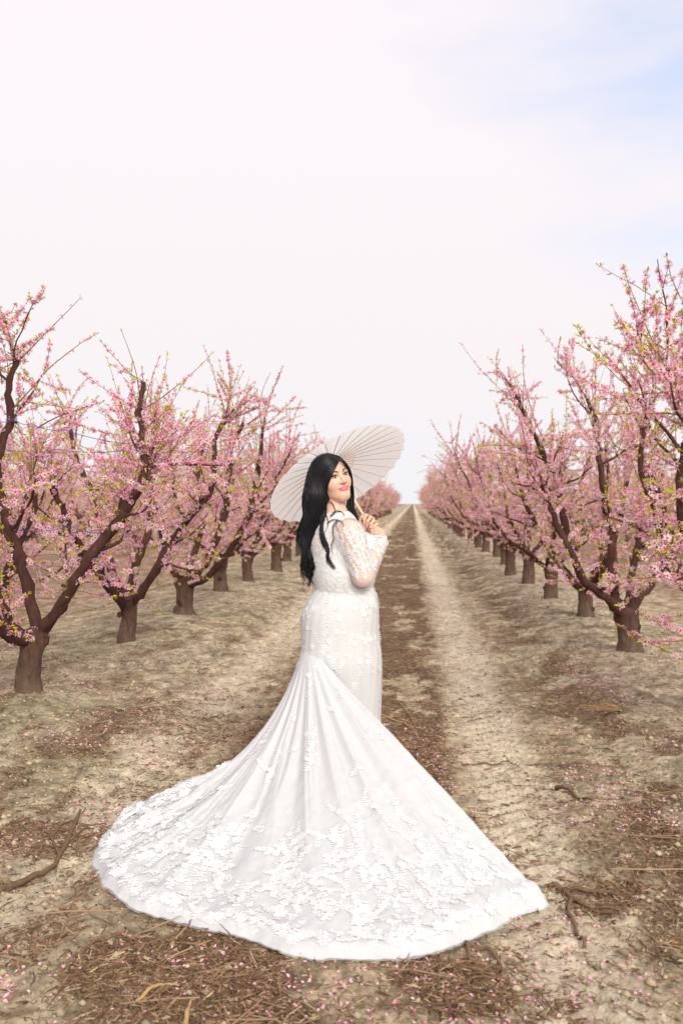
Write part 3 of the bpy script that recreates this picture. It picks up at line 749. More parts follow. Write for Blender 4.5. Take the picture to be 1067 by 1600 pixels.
# ------------------------------------------------------------------ blue twine tied round the limbs
def twine(P, label, sag=0.02, r=0.0022):
    Q = np.array([at(*p) for p in P]); out_ = []
    for a, b in zip(Q[:-1], Q[1:]):
        t = np.linspace(0, 1, 9)[:-1, None]; q = a * (1 - t) + b * t; q[:, 2] -= sag * 4 * (t * (1 - t))[:, 0]; out_.append(q)
    out_.append(Q[-1:]); g = Geo(); addtube(g, np.vstack(out_), r, 4)
    o0 = Q[0]; V = np.concatenate(g.V) - o0
    o = obj('twine', mesh('twine', V, [np.concatenate(f) for f in g.F.values()], [M['twine']]), label=label, cat='twine', group='blue twine tied round the limbs')
    o.location = o0
twine([(-10, 656, dL0), (22, 654, dL0), (50, 662, dL0), (100, 671, dL0 - .1), (222, 695, dL0 - .3)], 'blue twine slanting between two limbs of the nearest left tree')
twine([(-10, 700, dL0 + .3), (90, 702, dL0 + .3), (200, 703, dL0 + .3), (330, 705, 9.8)], 'thin level blue twine behind the nearest left tree')
twine([(30, 828, dL0 - .02), (110, 822, dL0), (170, 832, dL0 - .2)], 'lower blue twine at the middle of the nearest left tree')
twine([(855, 700, 11.9), (890, 703, 11.6), (936, 698, dR1), (988, 712, dR1)], 'upper blue twine across the limbs of the nearest right tree')
twine([(868, 778, 11.9), (900, 796, 11.), (948, 792, dR1), (1030, 806, dR1 + .2)], 'lower blue twine across the limbs of the nearest right tree')
twine([(1028, 724, 6.5), (1050, 718, 6.0), (1075, 712, 6.0)], 'short blue twine near the right picture edge')

# ------------------------------------------------------------------ sticks one can pick out
def stick(P, r, label, mat='stick', forks=()):
    W_ = [atg(x, y, 0) for x, y in P]; Q = smooth_path(W_, 16)
    o0 = Q[0].copy(); o0[2] = float(gz(o0[0], o0[1]))
    Q[:, 2] = gz(Q[:, 0], Q[:, 1]) + r * 0.9 + 0.010 * np.abs(np.sin(np.linspace(0, 5, 16)))
    g = Geo(); rr_ = np.linspace(r, r * 0.45, 16)
    rn = np.random.default_rng(int(P[0][0] + P[0][1]))
    addtube(g, Q - o0, rr_, 7, lump=0.09, rng=rn, cap=True)
    for i, da, L in forks:
        d = norm(Q[i] - Q[i - 1]); c, s = math.cos(da), math.sin(da)
        d2 = np.array([d[0] * c - d[1] * s, d[0] * s + d[1] * c, 0.12])
        addtube(g, smooth_path([Q[i] - o0, Q[i] - o0 + d2 * L * .5 + rn.normal(0, .008, 3), Q[i] - o0 + d2 * L], 6), np.linspace(r * .6, r * .25, 6), 5, cap=True)
    o = obj('fallen_stick', g.mesh('fallen_stick', [M[mat]], withcol=False, smooth=True), label=label, cat='stick', group='sticks lying on the soil')
    o.location = o0
stick([(-10, 1398), (40, 1370), (82, 1345), (108, 1310), (126, 1268)], .014, 'long curved pale branch at the left edge, pointing to the train', forks=[(9, .5, .22), (11, -.4, .15)])
stick([(60, 1330), (85, 1305), (122, 1290), (158, 1288)], .006, 'thin twig beside the long curved branch on the left')
stick([(50, 1322), (95, 1318), (150, 1298)], .006, 'thin twig in the brush pile left of the train')
stick([(80, 1300), (110, 1282), (135, 1262)], .005, 'short twig on top of the brush pile on the left')
stick([(862, 1385), (900, 1392), (940, 1400), (965, 1408)], .011, 'thick brown stick just right of the train tip')
stick([(893, 1398), (888, 1425), (900, 1450), (914, 1478)], .009, 'hooked tan twig pointing to the viewer right of the train')
stick([(880, 1395), (920, 1420), (968, 1438)], .008, 'slanting brown stick under the hooked twig', forks=[(8, .5, .12)])
stick([(868, 1242), (895, 1255), (925, 1268)], .011, 'dark weathered stick lying in the right rut')
stick([(738, 1485), (765, 1492), (782, 1508), (778, 1520)], .008, 'curved tan twig below the right end of the hem')
stick([(728, 1480), (733, 1495), (726, 1502)], .008, 'short pale stub touching the hem')
stick([(700, 1538), (760, 1530), (808, 1512)], .005, 'long thin twig under the hem at the bottom right')
stick([(690, 1560), (700, 1580), (716, 1604)], .007, 'pale twig cut by the bottom edge right of centre')
stick([(722, 1198), (790, 1196), (862, 1206)], .005, 'thin straight twig lying across the tyre track')
stick([(612, 1092), (630, 1108), (648, 1135)], .005, 'pale arched twig beside the front of the dress', mat='straw')
stick([(596, 1120), (640, 1138), (655, 1162)], .005, 'pale straw stem just right of the skirt', mat='straw')
stick([(120, 1500), (160, 1478), (190, 1462)], .006, 'brown twig in the mulch at the lower left')
stick([(210, 1575), (250, 1550), (280, 1548)], .006, 'pale broken twig in the mulch at the bottom left', mat='straw')
stick([(290, 1606), (294, 1585), (300, 1566)], .008, 'tan split stick at the bottom edge left of centre', mat='straw')
def tuft():
    b = atg(968, 1132, 0); b[2] = float(gz(b[0], b[1])); g = Geo(); rn = np.random.default_rng(5)
    for k in range(20):
        a = rn.uniform(2.3, 4.4) if k < 26 else rn.uniform(0, 6.28); L = rn.uniform(.12, .32)
        d = np.array([math.cos(a), math.sin(a), 0])
        P = smooth_path([[0, 0, 0.005], d * L * .4 + [0, 0, rn.uniform(.015, .05)], d * L + [0, 0, rn.uniform(0.01, .05)]], 6)
        addtube(g, P + rn.normal(0, .012, 3) * [1, 1, 0], np.linspace(.0028, .0012, 6), 3)
    o = obj('straw_tuft', g.mesh('straw_tuft', [M['straw']], withcol=False), label='flattened tuft of orange dry straw on the right berm', cat='straw'); o.location = b
tuft()
# ------------------------------------------------------------------ the bride
PX0, PY0 = 532, 1235
O = atg(PX0, PY0, 0.0); O[2] = 0.0
DP = float((atg(PX0, PY0, 0.0) - CAMP) @ (RMn @ np.array([0, 0, -1.0])))
PXM = FPX / DP
HEAD = YAW + math.radians(30) - math.pi / 2
cz, sz_ = math.cos(HEAD), math.sin(HEAD)
RZ = np.array([[cz, -sz_, 0], [sz_, cz, 0], [0, 0, 1.0]])
def loc(p): return (np.asarray(p) - O) @ RZ          # world -> person space (x her right, y ahead, z up)
def glo(p): return np.asarray(p) @ RZ.T + O
def Lp(x, y, dd=0.0): return loc(at(x, y, DP + dd))
# signed distance toolkit
def ell(P, c, r, B=None):
    q = P - np.asarray(c)
    if B is not None: q = q @ B
    r = np.asarray(r, float)
    k0 = np.linalg.norm(q / r, axis=-1); k1 = np.linalg.norm(q / (r * r), axis=-1) + 1e-9
    return k0 * (k0 - 1) / k1
def cap_(P, a, b, ra, rb):
    a = np.asarray(a, float); b = np.asarray(b, float); ba = b - a
    t = np.clip(((P - a) @ ba) / (ba @ ba + 1e-12), 0, 1)
    return np.linalg.norm(P - a - t[..., None] * ba, axis=-1) - (ra + (rb - ra) * t)
def smin(a, b, k):
    h = np.clip(0.5 + 0.5 * (b - a) / k, 0, 1)
    return b * (1 - h) + a * h - k * h * (1 - h)
def smax(a, b, k): return -smin(-a, -b, k)
def chain(P, pts, rr, k=0.01):
    d = None
    for i in range(len(pts) - 1):
        c = cap_(P, pts[i], pts[i + 1], rr[i], rr[i + 1]); d = c if d is None else smin(d, c, k)
    return d
def net(f, lo, hi, h):
    """surface nets"""
    lo = np.asarray(lo, float); hi = np.asarray(hi, float)
    n = np.ceil((hi - lo) / h).astype(int) + 1
    gx, gy, gz_ = [lo[i] + h * np.arange(n[i]) for i in range(3)]
    D = np.empty(n, np.float32)
    for i in range(n[0]):
        Yg, Zg = np.meshgrid(gy, gz_, indexing='ij')
        D[i] = f(np.stack([np.full_like(Yg, gx[i]), Yg, Zg], -1))
    ins = D < 0
    c = np.zeros(tuple(n - 1) + (3,), np.float32); w = np.zeros(tuple(n - 1), np.float32)
    nx, ny, nz = n
    for ax in range(3):
        sl0 = [slice(None)] * 3; sl1 = [slice(None)] * 3; sl0[ax] = slice(0, -1); sl1[ax] = slice(1, None)
        a = D[tuple(sl0)]; b = D[tuple(sl1)]; cross = (a < 0) != (b < 0)
        t = np.where(cross, a / (a - b + 1e-12), 0)
        o1, o2 = [k for k in range(3) if k != ax]
        for d1 in (0, 1):
            for d2 in (0, 1):
                s = [slice(None)] * 3
                s[o1] = slice(d1, n[o1] - 1 + d1); s[o2] = slice(d2, n[o2] - 1 + d2)
                cc = cross[tuple(s)]; tt = t[tuple(s)]
                w += cc
                c[..., ax] += cc * tt; c[..., o1] += cc * d1; c[..., o2] += cc * d2
    act = w > 0; ids = -np.ones(act.shape, int); ids[act] = np.arange(act.sum())
    I = np.argwhere(act)
    V = lo + h * (I + c[act] / w[act][:, None])
    F = []
    for ax in range(3):
        sl0 = [slice(None)] * 3; sl1 = [slice(None)] * 3; sl0[ax] = slice(0, -1); sl1[ax] = slice(1, None)
        o1, o2 = [(1, 2), (2, 0), (0, 1)][ax]
        for k in (o1, o2): sl0[k] = slice(1, -1); sl1[k] = slice(1, -1)
        a = ins[tuple(sl0)]; b = ins[tuple(sl1)]
        for flag, cond in ((0, a & ~b), (1, ~a & b)):
            e = np.argwhere(cond)
            if not len(e): continue
            e = e.copy(); e[:, o1] += 1; e[:, o2] += 1
            q = []
            for d1, d2 in ((-1, -1), (0, -1), (0, 0), (-1, 0)):
                m = e.copy(); m[:, o1] += d1; m[:, o2] += d2; q.append(ids[m[:, 0], m[:, 1], m[:, 2]])
            q = np.stack(q, -1); q = q[(q >= 0).all(1)]
            F.append(q if flag == 0 else q[:, ::-1])
    return V, np.concatenate(F)
def submesh(V, F, keep):
    F = F[keep]; u, inv = np.unique(F, return_inverse=True)
    return V[u], inv.reshape(F.shape), u
def grad(f, p, e=0.0015):
    g = np.zeros_like(p)
    for k in range(3):
        d = np.zeros(3); d[k] = e; g[..., k] = (f(p + d) - f(p - d)) / (2 * e)
    return norm(g)

# --- head frame
ha, hp, hr = math.radians(31), math.radians(7), math.radians(14)
fw = CX * math.sin(ha) * math.cos(hp) + np.array([0, 0, 1.]) * math.sin(hp) - CD * math.cos(ha) * math.cos(hp)
u0 = np.array([0, 0, 1.]) - fw * fw[2]; u0 = norm(u0)
rt0 = np.cross(fw, u0)                                     # her right = picture left
up_ = norm(u0 * math.cos(hr) + rt0 * math.sin(hr)); hx = np.cross(fw, up_)
HB = np.stack([hx, fw, up_], 1)                            # columns: head x (her right), y forward, z up ; world
HBl = np.stack([hx @ RZ, fw @ RZ, up_ @ RZ], 1)            # same in person space
HO = Lp(518.5, 747.5, -0.01)
def h2l(p): return np.asarray(p) @ HBl.T + HO
def l2h(p): return (np.asarray(p) - HO) @ HBl
def head_sdf(q):
    """q in head space"""
    ax = np.abs(q[..., 0]); m = q.copy(); m[..., 0] = ax
    d = ell(q, (0, -0.012, 0.030), (0.076, 0.094, 0.088))
    f = ell(q, (0, 0.028, -0.030), (0.062, 0.062, 0.077))
    d = smin(d, f, 0.03)
    d = smin(d, ell(m, (0.036, 0.048, -0.030), (0.030, 0.032, 0.034)), 0.02)        # cheeks
    d = smin(d, ell(q, (0, 0.062, -0.091), (0.024, 0.025, 0.020)), 0.03)            # chin
    d = smin(d, cap_(m, (0.045, 0.01, -0.066), (0.010, 0.06, -0.099), 0.022, 0.02), 0.025)
    d = smin(d, cap_(m, (0.012, 0.080, 0.022), (0.045, 0.064, 0.020), 0.010, 0.009), 0.016)  # brow
    d = smax(d, -ell(m, (0.031, 0.098, 0.004), (0.021, 0.014, 0.013)), 0.014)       # sockets
    d = smin(d, ell(m, (0.031, 0.070, 0.003), (0.018, 0.0145, 0.0125)), 0.004)      # lids over the ball
    n = cap_(q, (0, 0.082, 0.012), (0, 0.102, -0.026), 0.0065, 0.0090)
    n = smin(n, ell(q, (0, 0.104, -0.030), (0.011, 0.010, 0.009)), 0.008)
    n = smin(n, ell(m, (0.0125, 0.093, -0.032), (0.0075, 0.010, 0.007)), 0.006)
    d = smin(d, n, 0.010)
    d = smax(d, -ell(m, (0.0062, 0.102, -0.0405), (0.0032, 0.004, 0.0035)), 0.002)
    li = ell(q, (0, 0.083, -0.0555), (0.027, 0.013, 0.0070)); lo = ell(q, (0, 0.083, -0.0655), (0.022, 0.0135, 0.0085))
    d = smin(d, smin(li, lo, 0.002), 0.006)
    d = smax(d, -cap_(m, (0, 0.0985, -0.0605), (0.024, 0.086, -0.0590), 0.0008, 0.0006), 0.002)
    d = smin(d, ell(m, (0.077, -0.008, -0.005), (0.006, 0.018, 0.030)), 0.006)      # ears
    return d
# --- joints in person space
hips = Lp(532, 985, 0); waist = Lp(537, 896, 0); chest = Lp(525, 850, 0); nb = Lp(523, 806, 0.0)
Rs = Lp(548, 833, -0.135); Re = Lp(567, 901, -0.16); Rw = Lp(595, 846, -0.02)
Ls = Lp(497, 833, 0.14); Le = Lp(556, 892, 0.30); Lw = Lp(562, 838, 0.16)
AXX = np.array([1., 0, 0]); AYY = np.array([0, 1., 0])
def torso(P):
    d = ell(P, hips, (0.135, 0.130, 0.16))
    d = smin(d, ell(P, waist + [0, 0, 0.0], (0.155, 0.143, 0.16)), 0.08)
    d = smin(d, ell(P, chest + [0, 0, 0.0], (0.150, 0.118, 0.15)), 0.06)
    d = smin(d, cap_(P, Rs * 0.88 + Ls * 0.12, Ls * 0.88 + Rs * 0.12, 0.055, 0.055), 0.05)
    d = smin(d, ell(P, nb - [0, 0, 0.02], (0.10, 0.07, 0.045)), 0.04)
    for s in (-1, 1):
        d = smin(d, ell(P, chest + np.array([s * 0.072, 0.10, -0.012]), (0.068, 0.066, 0.066)), 0.03)
    return d
def arms(P):
    R = smin(cap_(P, Rs, Re, 0.060, 0.047), cap_(P, Re, Rw, 0.047, 0.029), 0.015)
    L = smin(cap_(P, Ls, Le, 0.062, 0.047), cap_(P, Le, Lw, 0.045, 0.028), 0.015)
    return np.minimum(R, L)
def neck_(P): return cap_(P, nb - [0, 0, .01], h2l([0, -0.012, -0.045]), 0.060, 0.052)
def garment(P): return smin(smin(torso(P), ell(P, hips, (0.176, 0.150, 0.19)), 0.08), arms(P), 0.035)
# legs under the gown
def legs(P):
    d = None
    for s in (-1, 1):
        kn = np.array([s * 0.075, 0.02, 0.46]); an = np.array([s * 0.07, -0.01, 0.10])
        c = chain(P, [hips + [s * 0.065, 0, -0.05], kn, an], [0.072, 0.055, 0.04], 0.02)
        c = smin(c, cap_(P, an + [0, 0, -.045], an + [0, 0.14, -0.065], 0.036, 0.028), 0.02)
        d = c if d is None else np.minimum(d, c)
    return d
def headP(P): return head_sdf(l2h(P))
# --- hands. every finger: knuckle, two bends, tip (photo pixel, depth offset)
def pxchain(pts): return [Lp(*p) for p in pts]
LF = [[(576.5, 808, .145), (572.0, 805, .105), (568.5, 811.5, .085), (569, 819, .090)],
      [(582.5, 811, .145), (578.5, 808.5, .100), (574, 815, .080), (572.5, 823, .085)],
      [(587.0, 816, .145), (583.5, 813.5, .098), (579, 819, .078), (577, 826, .084)],
      [(589.5, 821, .145), (587.0, 819.5, .100), (583, 823.5, .082), (580.5, 829, .086)]]
LT = [(570, 829, .150), (563, 821, .120), (561.5, 813, .108), (565, 807.5, .100)]
RF = [[(590, 826, .055), (585.5, 823, .040), (580, 824, .045), (576.5, 827, .060)],
      [(592.5, 829, .045), (586.5, 828, .028), (581, 829, .034), (577.5, 832, .050)],
      [(593.5, 833, .040), (587, 833, .020), (582, 834, .028), (579, 836.5, .044)],
      [(593.5, 838, .036), (588.5, 838, .018), (584, 839, .026), (581.5, 841, .040)]]
RT = [(588, 838, .075), (583, 830, .085), (580.5, 822, .090), (580, 817, .090)]
LPm = Lp(578, 824, 0.165); RPm = Lp(594, 834, 0.050)
LFc = [pxchain(c) for c in LF]; RFc = [pxchain(c) for c in RF]; LTc = pxchain(LT); RTc = pxchain(RT)
def hands(P):
    out_ = None
    for pal, w, fs, th in ((LPm, Lw, LFc, LTc), (RPm, Rw, RFc, RTc)):
        k0 = (fs[0][0] + fs[1][0]) / 2; k1 = (fs[2][0] + fs[3][0]) / 2
        d = cap_(P, w, pal, 0.026, 0.026)
        for q in fs: d = smin(d, cap_(P, pal * 0.75 + w * 0.25, q[0], 0.017, 0.0105), 0.008)
        for q in fs: d = smin(d, chain(P, q, [0.0098, 0.0090, 0.0080, 0.0066], 0.003), 0.0025)
        d = smin(d, chain(P, [pal * 0.5 + w * 0.5] + th, [0.018, 0.0145, 0.0115, 0.0100, 0.0080], 0.004), 0.004)
        out_ = d if out_ is None else np.minimum(out_, d)
    return out_
def body_all(P):
    d = smin(torso(P), arms(P), 0.03)
    d = smin(d, legs(P), 0.04)
    return smin(smin(d, neck_(P), 0.035), headP(P), 0.014)
def upper(P):
    d = smin(torso(P), arms(P), 0.03)
    return smin(smin(d, neck_(P), 0.035), headP(P), 0.014)
# body in three resolutions on one surface, joined edge to edge
hz0 = float(HO[2] - 0.155)
hlo = HO - np.array([0.14, 0.15, 0.155]); hhi = HO + np.array([0.14, 0.15, 0.15])
V1, F1 = net(body_all, (-0.36, -0.35, -0.01), (0.36, 0.42, float(hz0) + 0.02), 0.010)
c1 = V1[F1].mean(1); V1, F1, _ = submesh(V1, F1, c1[:, 2] < hz0)
V2, F2 = net(upper, (hlo[0], hlo[1], hz0 - 0.004), hhi, 0.0021)
pts = np.vstack([LPm, RPm, Lw, Rw] + LFc + RFc + [np.array(LTc), np.array(RTc)])
V3, F3 = net(hands, pts.min(0) - 0.04, pts.max(0) + 0.04, 0.0017)
VB = np.vstack([V1, V2, V3]); FB = np.vstack([F1, F2 + len(V1), F3 + len(V1) + len(V2)])
# skin colouring (make-up, flesh tones, and nostril shade painted under the nose)
SK = np.array([0.69, 0.43, 0.315])
colB = np.tile(SK, (len(VB), 1))
q = l2h(V2); cc = np.tile(SK, (len(V2), 1))
def blob(q, c, r): return np.exp(-(((q - np.array(c)) / np.array(r)) ** 2).sum(-1))
qm = q.copy(); qm[:, 0] = np.abs(qm[:, 0])
b = blob(qm, (0.047, 0.06, -0.030), (0.022, 0.05, 0.017))[:, None]
cc = cc * (1 - 0.45 * b) + np.array([0.80, 0.34, 0.27]) * 0.45 * b
b = blob(qm, (0.031, 0.085, 0.010), (0.017, 0.03, 0.009))[:, None]
cc = cc * (1 - 0.5 * b) + np.array([0.42, 0.22, 0.17]) * 0.5 * b
lipm = np.maximum(sstep(1.25, 0.75, ((q[:, 0] / 0.0285) ** 2 + ((q[:, 2] + 0.0610) / 0.0125) ** 2)) * (q[:, 1] > 0.06), 0)[:, None]
cc = cc * (1 - lipm) + np.array([0.58, 0.20, 0.20]) * lipm
ns_ = blob(q, (0, 0.10, -0.041), (0.010, 0.02, 0.004))[:, None]
cc = cc * (1 - 0.35 * ns_)  # nostril shade painted into the skin colour below the nose
colB[len(V1):len(V1) + len(V2)] = cc
colB[len(V1) + len(V2):] = SK * np.array([1.06, 1.02, 1.02])
bride = empty('person', O, HEAD, label='bride in a white lace gown with a long train, looking over her shoulder', cat='person')
body = obj('body', mesh('body', VB, FB, [M['skin']], col=colB, smooth=True), bride)
# --- facial pieces laid on the face surface
def face_y(x, z):
    x = np.asarray(x, float); z = np.asarray(z, float); y = np.full(x.shape, 0.15)
    for _ in range(60): y = y - 0.8 * head_sdf(np.stack([x, y, z], -1))
    return y
def patch(name, outline, mat, lift, parent, dome=0.0, rings=3):
    o_ = np.array(outline, float); c = o_.mean(0); V = []; n = len(o_)
    for r in range(rings + 1):
        k = r / rings; p = c + (o_ - c) * (k if r else 0.02)
        y = face_y(p[:, 0], p[:, 1]) + lift * 1.0 + dome * (1 - k * k) - (0.0012 if r == rings else 0)
        V.append(np.stack([p[:, 0], y, p[:, 1]], -1))
    V = h2l(np.vstack(V)); F = []
    for r in range(rings):
        for i in range(n): F.append([r * n + i, r * n + (i + 1) % n, (r + 1) * n + (i + 1) % n, (r + 1) * n + i])
    return obj(name, mesh(name, V, np.array(F), [mat], smooth=True), parent)
for s in (1, -1):
    t = np.linspace(0, 1, 9)
    xs_ = 0.0165 + 0.0285 * t
    zu = 0.0010 + 0.0072 * np.sin(np.pi * t) ** 0.8 + 0.0020 * t; zl = 0.0010 - 0.0045 * np.sin(np.pi * t) ** 0.9 + 0.0020 * t
    ol = [(s * x, z) for x, z in zip(xs_, zu)] + [(s * x, z) for x, z in zip(xs_[::-1][1:-1], zl[::-1][1:-1])]
    e = patch('eye', ol, M['eye'], 0.0014, body, dome=0.0012)
    icx = s * (0.0305 + (0.0018 if s > 0 else -0.0012)); a = np.linspace(0, 2 * math.pi, 13)[:-1]
    patch('iris', [(icx + 0.0058 * math.cos(k), 0.0028 + 0.0055 * math.sin(k)) for k in a], M['iris'], 0.0030, e, dome=0.0004)
    hw = np.sin(np.pi * t)
    lw = [(s * x, z + 0.0022 + 0.0012 * k) for x, z, k in zip(xs_ + np.linspace(-.001, .0045, 9), zu + np.linspace(0, .003, 9), t)]
    lb = [(s * x, z - 0.0008) for x, z in zip(xs_, zu)]
    patch('eyelashes', lw + lb[::-1], M['lash'], 0.0030, body, rings=2)
    ll = [(s * x, z - 0.0009) for x, z in zip(xs_, zl)]; lu = [(s * x, z + 0.0004) for x, z in zip(xs_, zl)]
    patch('eyeliner', lu[2:] + ll[2:][::-1], M['lash'], 0.0024, body, rings=1)
    tb = np.linspace(0, 1, 8); bx_ = 0.012 + 0.037 * tb; bz_ = 0.0205 + 0.0075 * np.sin(tb * 2.2)
    th_ = 0.0036 * (1 - tb) ** 0.6 + 0.0011
    patch('eyebrow', [(s * x, z + h_) for x, z, h_ in zip(bx_, bz_, th_)] + [(s * x, z - h_ * .6) for x, z, h_ in zip(bx_[::-1], bz_[::-1], th_[::-1])], M['lash'], 0.0016, body, rings=2)
# nails
for fs in (LFc, RFc):
    for q_ in fs:
        tip = q_[3]; d = norm(q_[3] - q_[2]); cm = loc(CAMP); v = norm(cm - tip); v = norm(v - d * (v @ d)); w_ = np.cross(d, v)
        P_ = [tip - d * .006 + w_ * .0042, tip - d * .006 - w_ * .0042, tip + d * .010 - w_ * .003, tip + d * .0125, tip + d * .010 + w_ * .003]
        c_ = [p + v * 0.0066 for p in P_]; mid = tip + v * 0.0085
        obj('nail', mesh('nail', np.array(c_ + [mid]), np.array([[0, 1, 5], [1, 2, 5], [2, 3, 5], [3, 4, 5], [4, 0, 5]]), [M['nail']], smooth=True), body)

# --- gown: bodice, yoke and sleeves follow the body a few mm outside
gown = empty('gown', (0, 0, 0)); gown.parent = bride
OFF = 0.007
fg = lambda P: garment(P) - OFF
zt = float(Lp(523, 803)[2]); zb = float(Lp(530, 936)[2])
VG, FG = net(fg, (-0.33, -0.32, zb - .02), (0.34, 0.42, zt + 0.06), 0.0058)
cg = VG[FG].mean(1)
dA = arms(cg) ; dT = torso(cg)
isarm = (dA + 0.006 < dT)
neckcut = (cg[:, 2] > zb) & ((neck_(cg) > 0.012) )
# cuffs end at the wrists
tR = ((cg - Re) @ (Rw - Re)) / ((Rw - Re) @ (Rw - Re)); tL = ((cg - Le) @ (Lw - Le)) / ((Lw - Le) @ (Lw - Le))
dR_ = cap_(cg, Re, Rw, .05, .03); dL_ = cap_(cg, Le, Lw, .05, .03)
cuff = ((dR_ < .012) & (tR > 0.97)) | ((dL_ < .012) & (tL > 0.97))
ok = neckcut & ~cuff
zy = float(Lp(525, 866)[2]); zsh = float(Lp(525, 832)[2])
for nm, sel, mt in (('sleeves', isarm, 'mesh'), ('yoke', ~isarm & (cg[:, 2] > zy), 'yoke'), ('bodice', ~isarm & (cg[:, 2] <= zy), 'satin')):
    v, f, _ = submesh(VG, FG, ok & sel)
    obj(nm, mesh(nm, v, f, [M[mt]], smooth=True), gown)
# skirt: rings read off the silhouette, metres about the hip line
tab = [(905, 502, 577), (918, 494, 584), (930, 486, 588.5), (942, 477.5, 591.5), (956, 471.5, 592), (975, 470, 591.5), (994, 471, 592.5), (1016, 471, 595), (1030, 468, 597),
       (1056, 470, 596.5), (1087, 474, 596), (1125, 478, 595), (1150, 480, 594.5), (1190, 478, 596), (1232, 474, 600)]
tab = np.array(tab, float)
ys_ = np.linspace(905, 1232, 90); lf = np.interp(ys_, tab[:, 0], tab[:, 1]); rf = np.interp(ys_, tab[:, 0], tab[:, 2])
kk = np.ones(7) / 7; pad = lambda a: np.convolve(np.pad(a, 3, mode='edge'), kk, 'valid')
lf, rf = pad(lf), pad(rf)
nth = 144; th = np.linspace(0, 2 * math.pi, nth, endpoint=False)
SKP = np.zeros((90, nth, 3))
for i, (y_, l_, r_) in enumerate(zip(ys_, lf, rf)):
    c = at((l_ + r_) / 2, y_, DP); a = (r_ - l_) / 2 / PXM
    low = sstep(1000, 1200, y_)
    fold = 1 + low * 0.05 * (np.cos(th * 9 + 0.5 * math.sin(y_ * .01)) + 0.5 * np.cos(th * 17 + 1.3)) * (np.abs(np.cos(th)) < .93) + 0.006 * np.sin(th * 23 + y_ * .05)
    x = a * np.cos(th) * fold; d = a * 0.86 * np.sin(th) * fold
    SKP[i] = c + x[:, None] * CX + d[:, None] * CD
    SKP[i, :, 2] = np.maximum(SKP[i, :, 2], 0.02 + gz(SKP[i, :, 0], SKP[i, :, 1]))
SKL = loc(SKP.reshape(-1, 3)).reshape(90, nth, 3)
i = np.arange(89)[:, None] * nth; j = np.arange(nth)[None]; k = (j + 1) % nth
FS = np.stack([i + j, i + nth + j, i + nth + k, i + k], -1).reshape(-1, 4)
obj('skirt', mesh('skirt', SKL.reshape(-1, 3), FS, [M['tulle']], smooth=True), gown)
